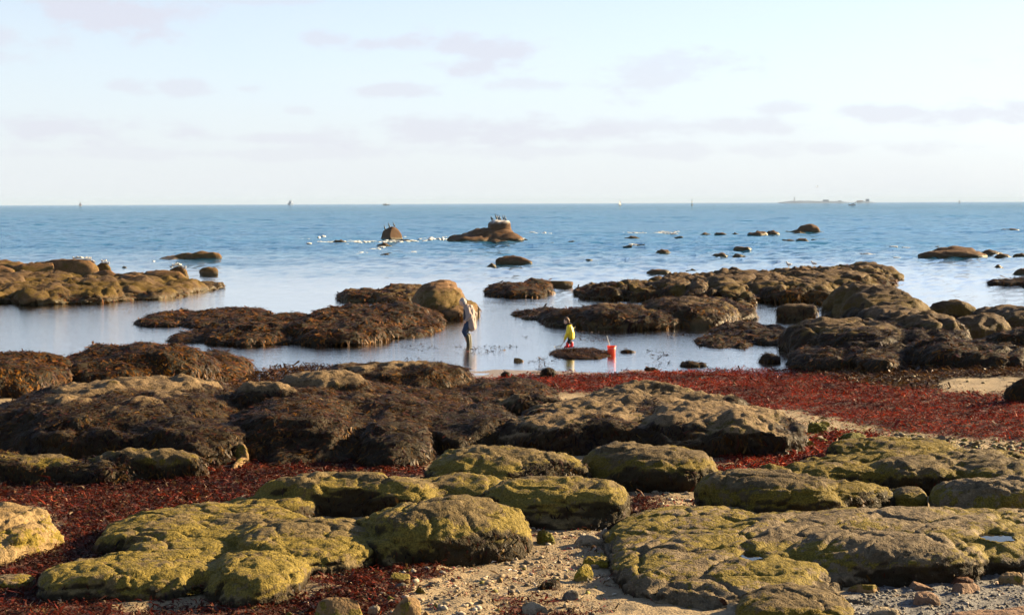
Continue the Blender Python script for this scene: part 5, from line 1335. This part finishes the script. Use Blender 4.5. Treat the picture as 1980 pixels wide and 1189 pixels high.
def hull(L, Bm, H, flare=1.15, sheer=.25):
    n = 13; V = []; F = []
    for i in range(n):
        t = i / (n - 1); w = Bm / 2 * min(1.0, (1.02 - t) ** .5 * 1.25) * (.85 + .15 * min(1, t * 4)); x = -L / 2 + L * t; zt = H * (1 + sheer * t * t * 1.3)
        V += [(x, 0, -H * .5), (x, w * .7, -H * .1), (x, w * flare * .95, zt), (x, -w * flare * .95, zt), (x, -w * .7, -H * .1)]
    for i in range(n - 1):
        for k in range(5): F.append((i * 5 + k, (i + 1) * 5 + k, (i + 1) * 5 + (k + 1) % 5, i * 5 + (k + 1) % 5))
    F.append((0, 1, 2, 3, 4)); F.append(tuple(reversed([(n - 1) * 5 + k for k in range(5)])))
    return V, F
def boxg(x0, x1, y0, y1, z0, z1, tx=0.0):
    V = [(x0, y0, z0), (x1, y0, z0), (x1, y1, z0), (x0, y1, z0), (x0 + tx, y0, z1), (x1 - tx, y0, z1), (x1 - tx, y1, z1), (x0 + tx, y1, z1)]
    return V, [(0, 3, 2, 1), (4, 5, 6, 7), (0, 1, 5, 4), (1, 2, 6, 5), (2, 3, 7, 6), (3, 0, 4, 7)]
def part(name, g, mat, parent): return link(name, polymesh(name, *g), M[mat], parent=parent)
def sailboat(px, D, H, label, sailm, rz, hullm='hull_white'):
    p = at_dist(px, 394, D); r = empty('sailboat', (p[0], D, 0), label, 'sailboat', 'sailing boats on the horizon', rz)
    L = H * .72
    part('hull', hull(L, L * .28, L * .11), hullm, r)
    part('mast', tube([(L * .08, 0, 0), (L * .08, 0, H)], H * .011, 6), 'metal', r)
    part('boom', tube([(L * .08, 0, H * .14), (-L * .40, 0, H * .14)], H * .008, 6), 'metal', r)
    def tri(a, b, c): 
        V = []; F = []
        n = 6
        for s in (-.03, .03):
            for i in range(n):
                for j in range(n):
                    u = i / (n - 1); v = j / (n - 1); q = np.array(a) * (1 - u) + (np.array(b) * (1 - v) + np.array(c) * v) * u
                    q[1] += .08 * H * u * (1 - u) * 1.5 * (1 - abs(2 * v - 1)) + s; V.append(tuple(q))
            o_ = 0 if s < 0 else n * n
            for i in range(n - 1):
                for j in range(n - 1): F.append((o_ + i * n + j, o_ + (i + 1) * n + j, o_ + (i + 1) * n + j + 1, o_ + i * n + j + 1))
        return V, F
    part('mainsail', tri((L * .06, 0, H * .98), (L * .06, 0, H * .16), (-L * .40, 0, H * .16)), sailm, r)
    part('jib', tri((L * .10, 0, H * .86), (L * .12, 0, H * .12), (L * .48, 0, H * .10)), sailm, r)
    return r
sailboat(155, 5200, 14, 'pale pinkish sail far out at the left horizon', 'sail_red', .5)
sailboat(1198.5, 3000, 11.5, 'small white sailing boat on the horizon left of the beacon', 'sail', .9, 'hull_dark')
sailboat(1855, 7000, 14, 'faint sailing boat on the horizon right of the island', 'sail', .4)
# tall-masted ship
p = at_dist(563, 394, 8000); sh = empty('ship', (p[0], 8000, 0), 'tall blue-grey ship seen end-on on the horizon at left', 'ship', None, 1.2)
part('hull', hull(46, 18, 7, sheer=.2), 'ship_blue', sh); part('superstructure', boxg(-14, 6, -7, 7, 6, 15, 1.5), 'ship_blue', sh); part('bridge', boxg(-8, 3, -5, 5, 15, 20, 1), 'ship_blue', sh)
part('funnel', boxg(-14, -10, -2, 2, 14.9, 21, .6), 'ship_blue', sh); part('mast', tube([(-2, 0, 20), (-2, 0, 30)], .6, 6), 'ship_blue', sh); part('yard', tube([(-2, -4, 25), (-2, 4, 25)], .35, 6), 'ship_blue', sh)
# trawler
p = at_dist(747, 395, 5200); tr = empty('fishing_boat', (p[0], 5200, 0), 'small fishing boat with aft gantry on the horizon', 'boat', None, 3.0)
part('hull', hull(22, 6.5, 2.2, sheer=.7), 'hull_dark', tr); part('wheelhouse', boxg(-2, 4, -2.2, 2.2, 2.2, 5.4, .5), 'hull_white', tr)
part('gantry', join(tube([(-9, -2, 2), (-9.5, -2, 6.5)], .25, 6), tube([(-9, 2, 2), (-9.5, 2, 6.5)], .25, 6), tube([(-9.5, -2, 6.4), (-9.5, 2, 6.4)], .25, 6)), 'metal', tr); part('mast', tube([(1, 0, 5.3), (1, 0, 9)], .15, 6), 'metal', tr)
for k in (-1, 1): part('window', boxg(.2, 2.4, k * 2.2 - .05, k * 2.2 + .05, 3.8, 4.7), 'hull_dark', tr)
# motor boat
p = at_dist(1648, 396, 2300); mb = empty('motor_boat', (p[0], 2300, 0), 'white motor boat heading left in front of the island', 'boat', None, 0)
part('hull', hull(9.5, 3.2, 1.3, sheer=.4), 'hull_white', mb); part('cabin', boxg(-1.6, 2.2, -1.1, 1.1, 1.3, 2.9, .5), 'hull_white', mb); part('windscreen', boxg(1.5, 2.3, -1.0, 1.0, 1.7, 2.5, .1), 'hull_dark', mb)
part('outboard', boxg(-5.2, -4.6, -.35, .35, .2, 1.7, .05), 'hull_dark', mb); part('rail', tube([(4.2, 0, 2.6), (2.5, 1.0, 2.5), (2.3, 0, 2.5), (2.5, -1.0, 2.5), (4.2, 0, 2.6)], .05, 5), 'metal', mb)
# beacon
p = at_dist(1338, 397, 2700); bc = empty('beacon', (p[0], 2700, 0), 'slim dark sea beacon pole on the horizon', 'beacon')
part('plinth', tube([(0, 0, -1), (0, 0, 2.6)], 1.2, 10, .9), 'beacon', bc); part('shaft', tube([(0, 0, 2.4), (0, 0, 9.4)], .46, 10, .34), 'beacon', bc); part('band', tube([(0, 0, 5.0), (0, 0, 7.0)], .50, 10, .45), 'beacon_y', bc)
part('topmark', join(tube([(0, 0, 9.3), (0, 0, 12.2)], .12, 6), tube([(0, 0, 10.2), (0, 0, 11.2)], .6, 8, .05)), 'beacon', bc)
# island with lighthouse
IY = 9000.0
xa = at_dist(1506, 390, IY)[0]; xb = at_dist(1700, 390, IY)[0]
nx, ny = 160, 14
U, Vv = np.meshgrid(np.linspace(0, 1, nx), np.linspace(-1, 1, ny), indexing='ij')
X = xa + (xb - xa) * U; Yy = IY + 160 * Vv
env = np.interp(U, [0, .03, .14, .40, .60, .68, .74, .78, .82, .90, .95, 1.0], [0, .5, 1.0, .85, .70, .35, .10, .5, .75, .55, .15, 0])
Zi = 13 * env * (1 - Vv ** 2) * (1 + .25 * fbm(np.stack([X.ravel() * .02, Yy.ravel() * .02, X.ravel() * 0], -1), 3).reshape(X.shape)) - 1.0
idx = np.arange(nx * ny).reshape(nx, ny)
o = link('island', mk_mesh('island', np.stack([X.ravel() - xa, Yy.ravel() - IY, Zi.ravel()], -1), np.stack([idx[:-1, :-1], idx[1:, :-1], idx[1:, 1:], idx[:-1, 1:]], -1).reshape(-1, 4)), M['island'], loc=(xa, IY, 0), kind='structure')
o['label'] = 'low hazy island on the horizon'
p = at_dist(1536, 390, IY); lh = empty('lighthouse', (p[0], IY, 12), 'pale lighthouse on the hazy island', 'lighthouse')
part('tower', tube([(0, 0, 0), (0, 0, 18)], 3.0, 12, 2.2), 'tower', lh); part('gallery', tube([(0, 0, 17.6), (0, 0, 18.6)], 3.2, 12), 'tower', lh); part('lantern', tube([(0, 0, 18.5), (0, 0, 21), (0, 0, 23)], 1.9, 10, .3), 'hull_dark', lh)
for (px, w, h, lab, mt) in ((1594, 30, 5, 'long low house on the middle of the hazy island', 'tower'), (1660, 34, 5, 'orange low building at the gap in the island', 'orange'), (1674, 18, 8, 'small building on the right part of the island', 'tower'), (1621, 16, 5, 'lone hut at the right end of the main island', 'tower')):
    p = at_dist(px, 390, IY); z0 = 9.0 if px not in (1660, 1621) else 4.0
    b = empty('house', (p[0], IY - 40, z0), lab, 'house')
    part('wall', boxg(-w / 2, w / 2, -5, 5, -6, h), mt, b)
    part('roof', ([(-w / 2 - .5, -5.5, h - .1), (w / 2 + .5, -5.5, h - .1), (w / 2 + .5, 5.5, h - .1), (-w / 2 - .5, 5.5, h - .1), (-w / 2, 0, h + 3.5), (w / 2, 0, h + 3.5)], [(0, 1, 5, 4), (2, 3, 4, 5), (1, 2, 5), (3, 0, 4), (3, 2, 1, 0)]), 'orange' if px == 1660 else 'hull_dark', b)


HAZE_DENSITY = 4.5e-5
# ================================================================== sea air: far things fade
hz, HN = new_mat('sea_air')
pv_ = HN.n('ShaderNodeVolumePrincipled', i_Density=HAZE_DENSITY, i_Anisotropy=0.0)
pv_.inputs['Color'].default_value = (.38, .51, .69, 1)
ho = HN.n('ShaderNodeOutputMaterial'); HN.link(pv_.outputs[0], ho.inputs['Volume'])
hb = boxg(-210000, 210000, -60, 26500, -4, 48)
o = link('haze', polymesh('haze', *hb), hz, kind='stuff'); o['label'] = 'thin bluish sea haze'; o['category'] = 'haze'
